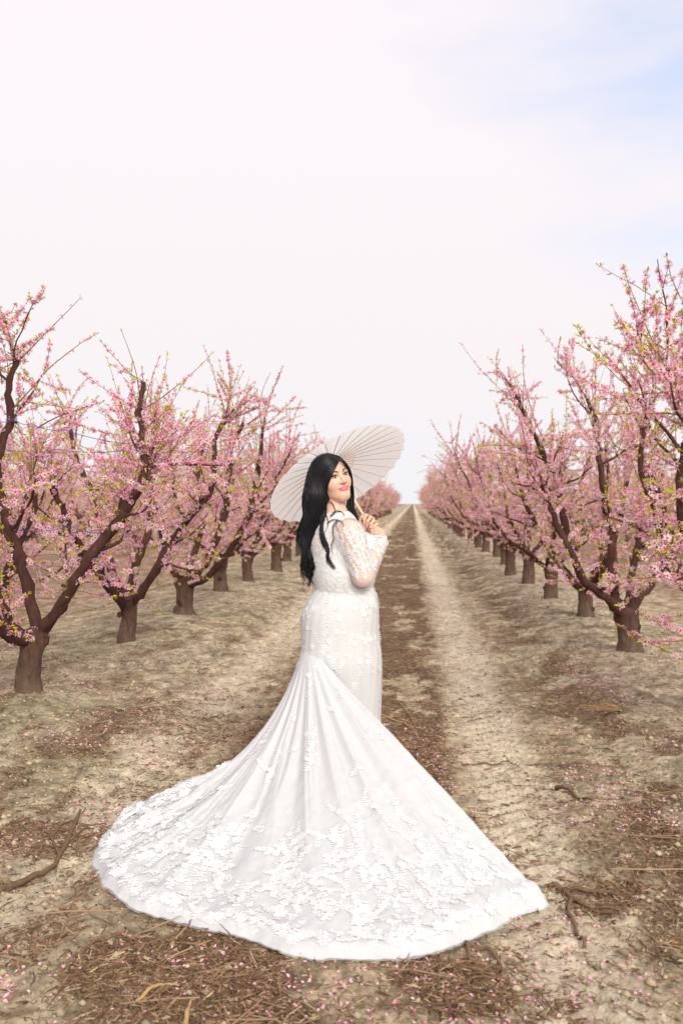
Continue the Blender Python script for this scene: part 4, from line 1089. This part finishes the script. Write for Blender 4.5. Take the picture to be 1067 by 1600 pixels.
# train
hem = [(250, 1250), (200, 1274), (165, 1302), (148, 1334), (151, 1360), (170, 1388), (203, 1419), (250, 1434), (300, 1448), (350, 1459), (400, 1471), (450, 1490), (520, 1498), (600, 1500),
       (645, 1494), (690, 1482), (740, 1465), (790, 1436), (830, 1424), (857, 1411)]
HM = smooth_path([atg(x, y, 0.015) for x, y in hem], 400)
sl = np.concatenate([[0], np.cumsum(np.linalg.norm(np.diff(HM, axis=0), axis=1))]); sl /= sl[-1]
def train_grid(nu, nv, seed, ext=0.0, lift=0.0):
    rn = np.random.default_rng(seed)
    u = np.linspace(0, 1, nu); v = np.linspace(0, 1 + ext, nv)
    H = np.stack([np.interp(u, sl, HM[:, k]) for k in range(3)], -1)
    thu = np.radians(160 + (244 - 160) * u)
    yy = 1006 + 22 * u ** 1.5
    P0 = np.zeros((nu, 3))
    for n_, (t_, y_) in enumerate(zip(thu, yy)):
        l_, r_ = np.interp(y_, ys_, lf), np.interp(y_, ys_, rf); c = at((l_ + r_) / 2, y_, DP); a = (r_ - l_) / 2 / PXM
        P0[n_] = c + CX * (a * .99 * math.cos(t_)) + CD * (a * .86 * .99 * math.sin(t_))
    U, Vv = np.meshgrid(u, v, indexing='ij')
    q_ = np.interp(U, [0, .3, .8, 1], [1.38, 1.38, 1.20, 1.03]); Vx = np.minimum(Vv, 1) ** q_ + np.maximum(Vv - 1, 0)
    G = P0[:, None, :] * (1 - Vx[..., None]) + H[:, None, :] * Vx[..., None]
    p = np.interp(U, [0, .25, .6, .85, 1], [2.15, 2.0, 1.8, 1.35, 1.08])
    one = np.clip(1 - Vv, 0, 1)
    z = P0[:, None, 2] * one ** p
    g = gzs(G[..., 0], G[..., 1]) + 0.012
    # radiating folds that open towards the hem
    ph = U + 0.03 * fbm(U * 6, Vv * 3, 3, seed) ; A = sstep(0.02, 0.5, Vv) * (1 - 0.35 * sstep(.85, 1, Vv))
    r1 = 1 - np.abs(2 * (vn(ph * 17 + seed, Vv * 0.9, seed + 1)) - 1)
    r2 = 1 - np.abs(2 * (vn(ph * 44 + seed, Vv * 1.1, seed + 2)) - 1)
    r3 = 1 - np.abs(2 * fbm(ph * 15 + Vv * 4, Vv * 9, 3, seed + 3) - 1)
    fld = 0.030 * r1 ** 2.0 * (0.35 + .65 * sstep(.15, .6, Vv)) + 0.012 * r2 ** 2 * (1 - .4 * Vv) + (0.004 + 0.020 * np.exp(-((U - .1) / .22) ** 2)) * r3 ** 2 * sstep(.4, .75, Vv)
    lf_ = np.exp(-((U - .12) / .13) ** 2)
    fld += 0.04 * lf_ * sstep(.45, .7, Vv) * (1 - sstep(.85, 1.0, Vv)) * (1 - np.abs(2 * vn(Vv * 7 + U * 9, U * 4, 77) - 1)) ** 1.5
    fld += 0.028 * np.exp(-((Vv - .955) / .035) ** 2) * vn(U * 26, Vv * 3, 8)
    gather = 0.005 * np.sin(U * 2 * math.pi * 12 + 2 * vn(U * 4, 0 * U, 3)) * sstep(0, .25, Vv) * (1 - sstep(.4, .8, Vv))
    G[..., 2] = np.maximum(z, 0) + g * np.clip(Vv, 0, 1) + 0.012 + A * fld * 0.85 + gather + lift * np.clip(Vv * 3, 0, 1)
    side = 0.02 * (fbm(U * 20, Vv * 3, 2, seed + 9) - .5) * sstep(.2, 1, Vv)
    G += side[..., None] * CX
    wv = 0.030 * (fbm(U * 22, Vv * 0, 3, seed + 5) - .5) * sstep(.8, 1, Vv)
    rad = norm(H - P0)[:, None, :] * np.array([1, 1, 0]); G += wv[..., None] * rad
    ed = sstep(.975, 1.0, Vv / (1 + ext)); G[..., 2] = G[..., 2] * (1 - ed) + (g + 0.004) * ed
    return G
NU, NV = 420, 230
TG = train_grid(NU, NV, 3)
def gridfaces(nu, nv):
    a = np.arange(nu - 1)[:, None] * nv + np.arange(nv - 1)[None]
    return np.stack([a, a + nv, a + nv + 1, a + 1], -1).reshape(-1, 4)
obj('train', mesh('train', loc(TG.reshape(-1, 3)), gridfaces(NU, NV), [M['tulle']], smooth=True), gown)
TN = train_grid(420, 230, 3, ext=0.007, lift=0.004)
TN[:, 0] = TN[:, 0] * 1.0
obj('tulle_overlay', mesh('tulle_overlay', loc(TN.reshape(-1, 3)), gridfaces(420, 230), [M['net']], smooth=True), gown)
# --- lace
rl = np.random.default_rng(21)
class Lace:
    def __init__(s): s.c = []; s.d = []; s.n = []; s.L = []; s.w = []
    def leaf(s, c, d, n, L, w=0.42): s.c.append(c); s.d.append(d); s.n.append(n); s.L.append(L); s.w.append(w)
    def flower(s, c, n, L, k=5):
        a = norm(np.cross(n, rl.standard_normal(3))); b_ = np.cross(n, a); o_ = rl.uniform(0, 6)
        for i in range(k):
            t = o_ + i * 2 * math.pi / k; dd = a * math.cos(t) + b_ * math.sin(t); s.leaf(c + dd * L * .08, dd, n, L, .72)
    def build(s, name, mat, parent, lift=0.0025):
        c, d, n, L, w = map(np.array, (s.c, s.d, s.n, s.L, s.w)); n = norm(n); d = norm(d - n * (d * n).sum(-1, keepdims=True)); b_ = np.cross(n, d)
        L = L[:, None]; w = w[:, None] * L
        up = n * lift
        V = np.stack([c + up * .6, c + d * L * .35 + b_ * w * .5 + up, c + d * L * .75 + b_ * w * .38 + up, c + d * L + up * .6, c + d * L * .75 - b_ * w * .38 + up, c + d * L * .35 - b_ * w * .5 + up, c + d * L * .5 + up * 1.3], 1)
        V += rl.normal(0, 0.0005, V.shape)
        F = np.array([[0, 5, 6], [5, 4, 6], [4, 3, 6], [3, 2, 6], [2, 1, 6], [1, 0, 6]])
        F = (np.arange(len(c))[:, None, None] * 7 + F[None]).reshape(-1, 3)
        print(name, len(c))
        return obj(name, mesh(name, V.reshape(-1, 3), F, [mat]), parent, kind='stuff')
def onsurf(p):
    p = np.asarray(p, float)[None]
    for _ in range(3): p = p - fg(p)[:, None] * grad(fg, p)
    return p[0], grad(fg, p)[0]
lc = Lace()
def sprig(p, d, steps, L, step=None):
    step = step or L * .75; p, n = onsurf(p); d = np.array(d, float)
    for s in range(steps):
        d = norm(d - n * (d @ n)); bt = np.cross(n, d)
        for sg in (1, -1): lc.leaf(p, norm(d * 0.75 + bt * sg * 0.8), n, L * rl.uniform(.8, 1.15) * (1 - .35 * s / steps), .5)
        lc.leaf(p, -d, n, L * .9, .10)
        if s % 3 == 0: lc.flower(p, n, L * .65)
        d = norm(d + bt * rl.normal(0, .22)); p, n = onsurf(p + d * step)
    lc.leaf(p, d, n, L * .8)
axisR = norm(Re - Rs)
def armsprigs():
    for A0, A1, nn_ in ((Rs, Re, 36), (Ls, Le, 10), (Re, Rw, 18), (Le, Lw, 8)):
        ax_ = norm(A1 - A0); vv = norm(loc(CAMP) - A0); vv = norm(vv - ax_ * (vv @ ax_)); ss = np.cross(ax_, vv)
        if A0 is Re or A0 is Le: ax_ = -ax_; A0, A1 = A1, A0
        for k_ in range(nn_):
            an = -1.6 + 3.2 * (k_ * .618 % 1); t0 = -.15 + 1.0 * (k_ / nn_)
            sprig(A0 + (A1 - A0) * t0 + (vv * math.cos(an) + ss * math.sin(an)) * .06, ax_, rl.integers(4, 9), .0135)

vcam = norm(loc(CAMP) - Rs)
armsprigs()
for a_, (A0, A1) in (('R', (Rs, Re)), ('L', (Ls, Le))):
    ax_ = norm(A1 - A0); s1 = norm(np.cross(ax_, [0, 0, 1.])); s2 = np.cross(ax_, s1)
    for k_ in range(10):
        an = k_ * 2 * math.pi / 10 + rl.normal(0, .1); t0 = rl.uniform(-.05, .12)
        sprig(A0 + (A1 - A0) * t0 + (s1 * math.cos(an) + s2 * math.sin(an)) * .07, ax_, rl.integers(14, 20) if k_ % 2 else rl.integers(6, 12), .0125)
for (A0, A1) in ((Re, Rw), (Le, Lw)):
    ax_ = norm(A1 - A0); s1 = norm(np.cross(ax_, [0, 0, 1.])); s2 = np.cross(ax_, s1)
    for k_ in range(8):
        an = k_ * 2 * math.pi / 8; r_ = .04
        sprig(A1 + (s1 * math.cos(an) + s2 * math.sin(an)) * r_, -ax_, rl.integers(8, 18), .0115)
    for k_ in range(26):
        an = k_ * 2 * math.pi / 26; p, n = onsurf(A1 - ax_ * .004 + (s1 * math.cos(an) + s2 * math.sin(an)) * .036); lc.leaf(p, ax_, n, .012, .8)
# yoke and bodice covered with flowers, denser upwards
vid = rl.permutation(len(VG))
cnt = 0
for v_ in vid:
    p = VG[v_]
    if arms(p[None])[0] + (-.012 if p[2] > zsh else .008) < torso(p[None])[0] or p[2] < zb + .01 or neck_(p[None])[0] < .014: continue
    den = .9 if p[2] > zy else .45
    if rl.random() > den: continue
    n = grad(fg, p[None])[0]
    if rl.random() < .55: lc.flower(p, n, rl.uniform(.007, .011))
    else:
        dd = norm(np.cross(n, rl.standard_normal(3)) + np.array([0, 0, -.5]))
        for s in range(3):
            bt = np.cross(n, dd); lc.leaf(p + dd * .008 * s, norm(dd + bt * .8), n, .011); lc.leaf(p + dd * .008 * s, norm(dd - bt * .8), n, .011)
    cnt += 1
    if cnt > 1000: break
lc.build('bodice_lace', M['lace'], gown, lift=.0022)
def gnorm(G):
    du = np.gradient(G, axis=0); dv = np.gradient(G, axis=1); return norm(np.cross(du, dv)), du, dv
def on_grid(G, Nn, u, v):
    a = np.clip(u, 0, .9999) * (G.shape[0] - 1); b_ = np.clip(v, 0, .9999) * (G.shape[1] - 1); i_, j_ = int(a), int(b_); fa, fb = a - i_, b_ - j_
    p = (G[i_, j_] * (1 - fa) + G[i_ + 1, j_] * fa) * (1 - fb) + (G[i_, j_ + 1] * (1 - fa) + G[i_ + 1, j_ + 1] * fa) * fb
    return p, Nn[i_, j_]
# skirt lace
ls = Lace(); SG = SKL.transpose(1, 0, 2)
Nn, _, _ = gnorm(SG)
ctr = SKL.mean(1)
for k_ in range(430):
    u = rl.random(); v = rl.random() ** 1.25 * .93
    if v > .45 and rl.random() > .5: continue
    p, n = on_grid(SG, Nn, u, v)
    if n @ (p - ctr[int(v * 89)]) < 0: n = -n
    if rl.random() < .45: ls.flower(p, n, rl.uniform(.009, .016))
    else:
        dd = norm(np.array([rl.normal(0, .5), rl.normal(0, .5), -1])); dd = norm(dd - n * (dd @ n)); bt = np.cross(n, dd)
        for s in range(rl.integers(2, 6)):
            q_ = p + dd * .013 * s
            ls.leaf(q_, norm(dd + bt * .8), n, .015); ls.leaf(q_, norm(dd - bt * .8), n, .015)
# line of petals along the right-hand edge of the skirt
ls.build('skirt_lace', M['lace'], gown, lift=.003)
# train lace: sprays climbing from the hem
lt = Lace(); LG = TG.copy(); T2 = train_grid(NU, NV, 3, lift=0.004); LG[..., 2] = np.maximum(TG[..., 2], T2[..., 2]) + 0.001; TL = loc(LG.reshape(-1, 3)).reshape(TG.shape); Nn, _, _ = gnorm(TL); Nn = np.where(Nn[..., 2:3] < 0, -Nn, Nn)
def spray(u, v, au, L, steps, fl=.25):
    """walk over the train; au = heading (0 = towards the waist)"""
    for s in range(steps):
        p, n = on_grid(TL, Nn, u, v)
        sc_ = 1 / (0.25 + 1.6 * v)
        u2, v2 = u + math.sin(au) * L * .42 * sc_ * .8, v - math.cos(au) * L * .50
        if not (0.01 < u2 < .99 and 0.02 < v2 < .993): break
        p2, _ = on_grid(TL, Nn, u2, v2); d = norm(p2 - p); bt = np.cross(n, d)
        for sg in (1, -1): lt.leaf(p, norm(d * .7 + bt * sg * .9), n, L * rl.uniform(.7, 1.2), rl.uniform(.38, .6))
        if rl.random() < fl: lt.flower(p + bt * rl.normal(0, L * .4), n, L * rl.uniform(.6, .95), 6 if rl.random() < .4 else 5)
        lt.leaf(p, d, n, L * .9, .16)
        au += rl.normal(0, .22); u, v = u2, v2
for k_ in range(46):
    u0_ = .03 + .94 * (k_ + rl.uniform(-.3, .3)) / 45
    spray(u0_, rl.uniform(.88, .95), rl.normal(0, .6), rl.uniform(.013, .019), rl.integers(10, 34), .5)
for k_ in range(70):      # dense clusters above the hem
    cu, cv = rl.uniform(.04, .97), 1 - rl.uniform(.05, .75) ** 1.0 * rl.uniform(.25, .5)
    for q_ in range(rl.integers(3, 6)): spray(cu + rl.normal(0, .022), cv + rl.normal(0, .02), rl.uniform(0, 6.28), rl.uniform(.014, .020), rl.integers(4, 10), .45)
for u0_, v0_, st in ((.30, .80, 26), (.46, .84, 30), (.62, .82, 34), (.76, .80, 28), (.88, .8, 24), (.14, .78, 26), (.53, .5, 16), (.36, .45, 14), (.67, .45, 16)):
    for q_ in range(2): spray(u0_ + .010 * q_ + rl.normal(0, .004), v0_ - .02 * q_, rl.normal(0, .3), rl.uniform(.013, .018), int(st * 1.3), .4)
for k_ in range(22): spray(rl.random(), rl.uniform(.05, .5), rl.normal(0, .5), .014, rl.integers(3, 10), .3)
for k_ in range(150): spray(k_ / 150 * .97 + .015, rl.uniform(.955, .984), math.pi / 2 * (1 if k_ % 2 else -1) + rl.normal(0, .3), rl.uniform(.015, .022), 4, .4)
lt.build('train_lace', M['lace'], gown, lift=.0010)

# --- hair
def hairvol(P):
    q = l2h(P)
    d = ell(q, (0, -0.022, 0.030), (0.091, 0.103, 0.100))
    d = smin(d, ell(q, (0.012, -0.045, -0.04), (0.080, 0.075, 0.10)), 0.03)
    cut = np.maximum(-(q[..., 1] - 0.030 - 0.25 * np.clip(q[..., 2], -0.02, .1)), 0 * q[..., 0] - 1)   # keep the face free
    d = smax(d, -cut * 0 + (q[..., 1] - 0.030 - 0.55 * np.clip(q[..., 2], 0, .1)), 0.012)
    cen = [Lp(497, 775, -.03), Lp(489, 810, -.02), Lp(481, 840, -.01), Lp(479, 872, -.02), Lp(480, 900, -.03)]
    d = smin(d, chain(P, cen, [0.060, 0.042, 0.032, 0.022, 0.008], 0.02), 0.03)
    return d
vh, fh = net(hairvol, HO - np.array([.22, .26, .62]), HO + np.array([.20, .2, .16]), 0.0045)
hair = obj('hair', mesh('hair', vh, fh, [M['hair']], smooth=True), bride)
scene_sdf = lambda P: np.minimum(hairvol(P), np.minimum(fg(P), upper(P)))
cml = loc(CAMP)
def drape_many(paths, lifts):
    """pixel paths -> points lying on hair or body, seen from the front; silhouettes use the nearest approach"""
    ln = [len(p) for p in paths]; pix = np.concatenate([np.asarray(p, float) for p in paths])
    xy1 = np.stack([(pix[:, 0] - 533.5) / FPX, (800 - pix[:, 1]) / FPX, -np.ones(len(pix))], -1)
    dr = norm((xy1 @ RMn.T) @ RZ)
    t = np.full(len(pix), 4.35); best = t.copy(); bd = np.full(len(pix), 9.); live = np.ones(len(pix), bool)
    for _ in range(34):
        I = np.where(live)[0]
        if not len(I): break
        d = scene_sdf(cml + dr[I] * t[I, None]); m = d < bd[I]; best[I[m]] = t[I[m]]; bd[I[m]] = d[m]
        t[I] += np.maximum(d * .9, .001); live[I[(d < .0015) | (t[I] > 5.3)]] = False
    out_ = []; o = 0; k_ = np.ones(5) / 5
    for n_, lift in zip(ln, lifts):
        dep = best[o:o + n_] - lift; dep = np.minimum(np.convolve(np.pad(dep, 2, mode='edge'), k_, 'valid'), dep + .004)
        out_.append(cml + dr[o:o + n_] * dep[:, None]); o += n_
    return out_
rh = np.random.default_rng(4)
G0 = [(527, 712), (508, 710.5), (490, 721), (480, 741), (475, 768), (472, 798), (468, 828), (467.5, 852), (470, 876), (474, 903), (478, 926)]
G1 = [(529, 713), (514, 716), (501, 730), (493, 755), (489, 785), (484, 812), (478, 835), (476, 858), (479, 882), (481, 905), (485, 920)]
G2 = [(531, 714), (521, 719), (510, 735), (504, 758), (500, 785), (494, 810), (487, 832), (484, 858), (486, 880), (488, 900), (489, 912)]
G3 = [(532.5, 716), (527, 725), (519, 742), (512, 760), (510.5, 780), (508, 800), (503, 822), (505, 845), (511, 862), (514, 876), (523, 894)]
GG = np.array([smooth_path(np.array([(*p, 0) for p in g_], float), 44)[:, :2] for g_ in (G0, G1, G2, G3)])
def mixG(u):
    k_ = u * 3; i_ = min(int(k_), 2); f = k_ - i_; g_ = GG[i_] * (1 - f) + GG[i_ + 1] * f
    if u > .67:        # below the shoulder the front strands gather in their own lock
        t_ = sstep(.50, .62, np.linspace(0, 1, 44))[:, None]
        tgt = GG[3] + (u - .85) * 16 * np.array([1, 0]) if u > .80 else GG[2]
        g_ = g_ * (1 - t_) + tgt * t_
    return g_
ha_ = Geo()
PT, LFT, RD = [], [], []
for k_ in range(330):
    u = rh.random() ** (1.0); p = mixG(u).copy(); t_ = np.linspace(0, 1, 44)
    w_ = sstep(.3, .6, t_); ph = rh.uniform(0, .9) + u * 7
    amp = rh.uniform(2.2, 4.8) * (0.55 if u > .8 else 1)
    p[:, 0] += w_ * amp * np.sin(t_ * 2 * math.pi * 4.2 + ph) + rh.normal(0, .8) * (.3 + w_); p[:, 1] += w_ * rh.normal(0, 2)
    end = int(44 * (rh.uniform(.72, 1.0) if u < .8 else rh.uniform(.85, 1))); p = p[:end]
    PT.append(p); LFT.append(rh.uniform(.001, .007)); RD.append(rh.uniform(.0018, .0038))
for Q, r_0 in zip(drape_many(PT, LFT), RD):
    addtube(ha_, Q, r_0 * np.interp(np.linspace(0, 1, len(Q)), [0, .1, .7, 1], [.8, 1, .8, .15]), 5)
H0 = smooth_path([(533.5, 716, 0), (544, 728, 0), (549.5, 742, 0), (552, 760, 0), (553.5, 780, 0), (556, 800, 0), (561, 819, 0)], 26)
H1 = smooth_path([(533.5, 717, 0), (541, 730, 0), (546, 745, 0), (545, 768, 0), (541, 785, 0), (543, 798, 0), (550, 812, 0)], 26)
for k_ in range(90):
    u = rh.random(); p = H0 * (1 - u) + H1 * u; t_ = np.linspace(0, 1, 26)
    p[:, 0] += sstep(.5, .8, t_) * 1.3 * np.sin(t_ * 14 + u * 5 + rh.uniform(0, .8)); p[:, 1] += sstep(.6, 1, t_) * rh.normal(0, 3)
    dd_ = np.interp(t_, [0, .15, .35, .6, 1], [-.085, -.055, .015, .03, .01]) + .03 * u * sstep(.2, .5, t_) + rh.normal(0, .003)
    Q = np.array([Lp(a[0], a[1], b_) for a, b_ in zip(p, dd_)])
    addtube(ha_, Q, rh.uniform(.002, .0036) * np.interp(t_, [0, .1, .8, 1], [.7, 1, .8, .2]), 5)
curls = [[(511, 782), (517, 784), (522, 790), (524.5, 799), (520, 805), (514, 808)], [(516, 806), (522, 800), (530, 798.5), (536, 801), (537, 806)],
         [(511, 818), (518, 813), (527, 812.5), (534, 816), (537, 824)], [(527, 813), (521, 822), (520, 832), (521.5, 842), (518, 853), (520, 866)], [(509, 800), (513, 820), (506, 838), (509, 858)],
         [(505, 815), (498, 832), (506, 850), (500, 866)], [(528, 814), (526, 822), (530, 832)], [(470, 860), (464, 868), (461, 872)], [(480, 915), (486, 905), (490, 915), (487, 926)], [(476, 905), (474, 918), (479, 929), (481, 932)]]
PT, LFT = [], []
for c_ in curls:
    for k_ in range(4 if len(c_) > 4 else 2):
        j_ = rh.normal(0, .7, 2); p = smooth_path([(x + j_[0], y + j_[1], 0) for x, y in c_], 22)[:, :2]
        PT.append(p); LFT.append(rh.uniform(.005, .012))
for Q in drape_many(PT, LFT): addtube(ha_, Q, rh.uniform(.0007, .0014) * np.interp(np.linspace(0, 1, 22), [0, .2, .8, 1], [.8, 1, .7, .2]), 4)
obj('hair_locks', ha_.mesh('hair_locks', [M['hair']], smooth=True, withcol=False), hair, kind='stuff')
# earring and ring
ge = Geo(); P_ = np.array([Lp(551.5, 757, .01), Lp(554, 764, .01), Lp(556, 775, .01), Lp(556.5, 789, .01)]); addtube(ge, smooth_path(P_, 8), .0011, 5)
V_, F_ = tube(np.array([P_[-1], P_[-1] - [0, 0, .008]]), [.002, .001], 6); ge.add(V_, F_)
obj('earring', ge.mesh('earring', [M['silver']], withcol=False), bride)
a0, a1 = RFc[1][0] * .35 + RFc[1][1] * .65, RFc[1][1]; g_ = Geo(); dd = norm(a1 - a0); s1 = norm(np.cross(dd, [0, 0, 1.])); s2 = np.cross(dd, s1)
t_ = np.linspace(0, 2 * math.pi, 17); addtube(g_, a0 + .0105 * (np.cos(t_)[:, None] * s1 + np.sin(t_)[:, None] * s2), .0013, 5); 
obj('finger_ring', g_.mesh('finger_ring', [M['silver']], withcol=False), bride)

# ------------------------------------------------------------------ the parasol
HUB = at(517, 723, DP + 0.275); GRIP = at(577, 820, DP + 0.115)
ax = norm(GRIP - HUB); GRIP2 = GRIP + ax * 0.10
print('handle length', np.linalg.norm(GRIP - HUB), 'axis cam', [float(ax @ CX), float(ax[2]), float(-(ax @ CD))])
par = empty('parasol', HUB, label='white paper parasol with thin bamboo ribs held behind the bride', cat='parasol')
e1 = norm(np.cross(ax, [0, 0, 1.])); e2 = np.cross(ax, e1)
RR, DEP, NR = 0.392, 0.085, 30
def pp(r, a, off=0.0):
    r = np.asarray(r, float); zz = DEP * (r / RR) ** 1.2
    return (ax[None] * (zz + off)[:, None] + r[:, None] * (math.cos(a) * e1 + math.sin(a) * e2)[None])
g_ = Geo(); rs = np.linspace(0.008, RR, 12)
sub = 4; na = NR * sub; Vc = []
for a_ in range(na):
    fr = (a_ % sub) / sub; ang = 2 * math.pi * a_ / na; sc_ = 1 - 0.007 * math.sin(math.pi * fr)
    Vc.append(pp(rs * sc_, ang, 0.0055 * math.sin(math.pi * fr) * (rs / RR) * -1))
Vc = np.array(Vc).reshape(-1, 3); m_ = len(rs)
i = np.arange(na)[:, None]; j = np.arange(m_ - 1)[None]; k = (i + 1) % na
FC = np.stack([i * m_ + j, k * m_ + j, k * m_ + j + 1, i * m_ + j + 1], -1).reshape(-1, 4)
obj('canopy', mesh('canopy', Vc, FC, [M['paper']], smooth=True), par)
r_ = np.linspace(0.012, RR + .001, 8); V0_, F0_ = None, None
for q_ in range(NR):
    a_ = 2 * math.pi * q_ / NR; P_ = pp(r_, a_, 0.0035)
    g_ = Geo(); addtube(g_, P_, .0019, 4); obj('rib', g_.mesh('rib', [M['bamboo']], withcol=False), par)
    run = ax * 0.150 + 0.010 * (math.cos(a_) * e1 + math.sin(a_) * e2)
    for da in (-.5, .5):
        g_ = Geo(); tgt = pp(np.array([0.125]), a_ + da * 2 * math.pi / NR, 0.006)[0]
        addtube(g_, np.array([run, tgt]), .0010, 4); obj('strut', g_.mesh('strut', [M['bamboo']], withcol=False), par)
g_ = Geo(); addtube(g_, smooth_path([-ax * .015, ax * .2, GRIP2 - HUB], 10), [.0075] * 10, 12, cap=True); obj('handle', g_.mesh('handle', [M['bamboo']], withcol=False, smooth=True), par)
g_ = Geo(); addtube(g_, np.array([ax * .135, ax * .165]), .013, 12, cap=True); obj('runner', g_.mesh('runner', [M['bamboo']], withcol=False, smooth=True), par)
g_ = Geo(); addtube(g_, np.array([-ax * .012, ax * .02]), .014, 12, cap=True); obj('hub', g_.mesh('hub', [M['bamboo']], withcol=False, smooth=True), par)
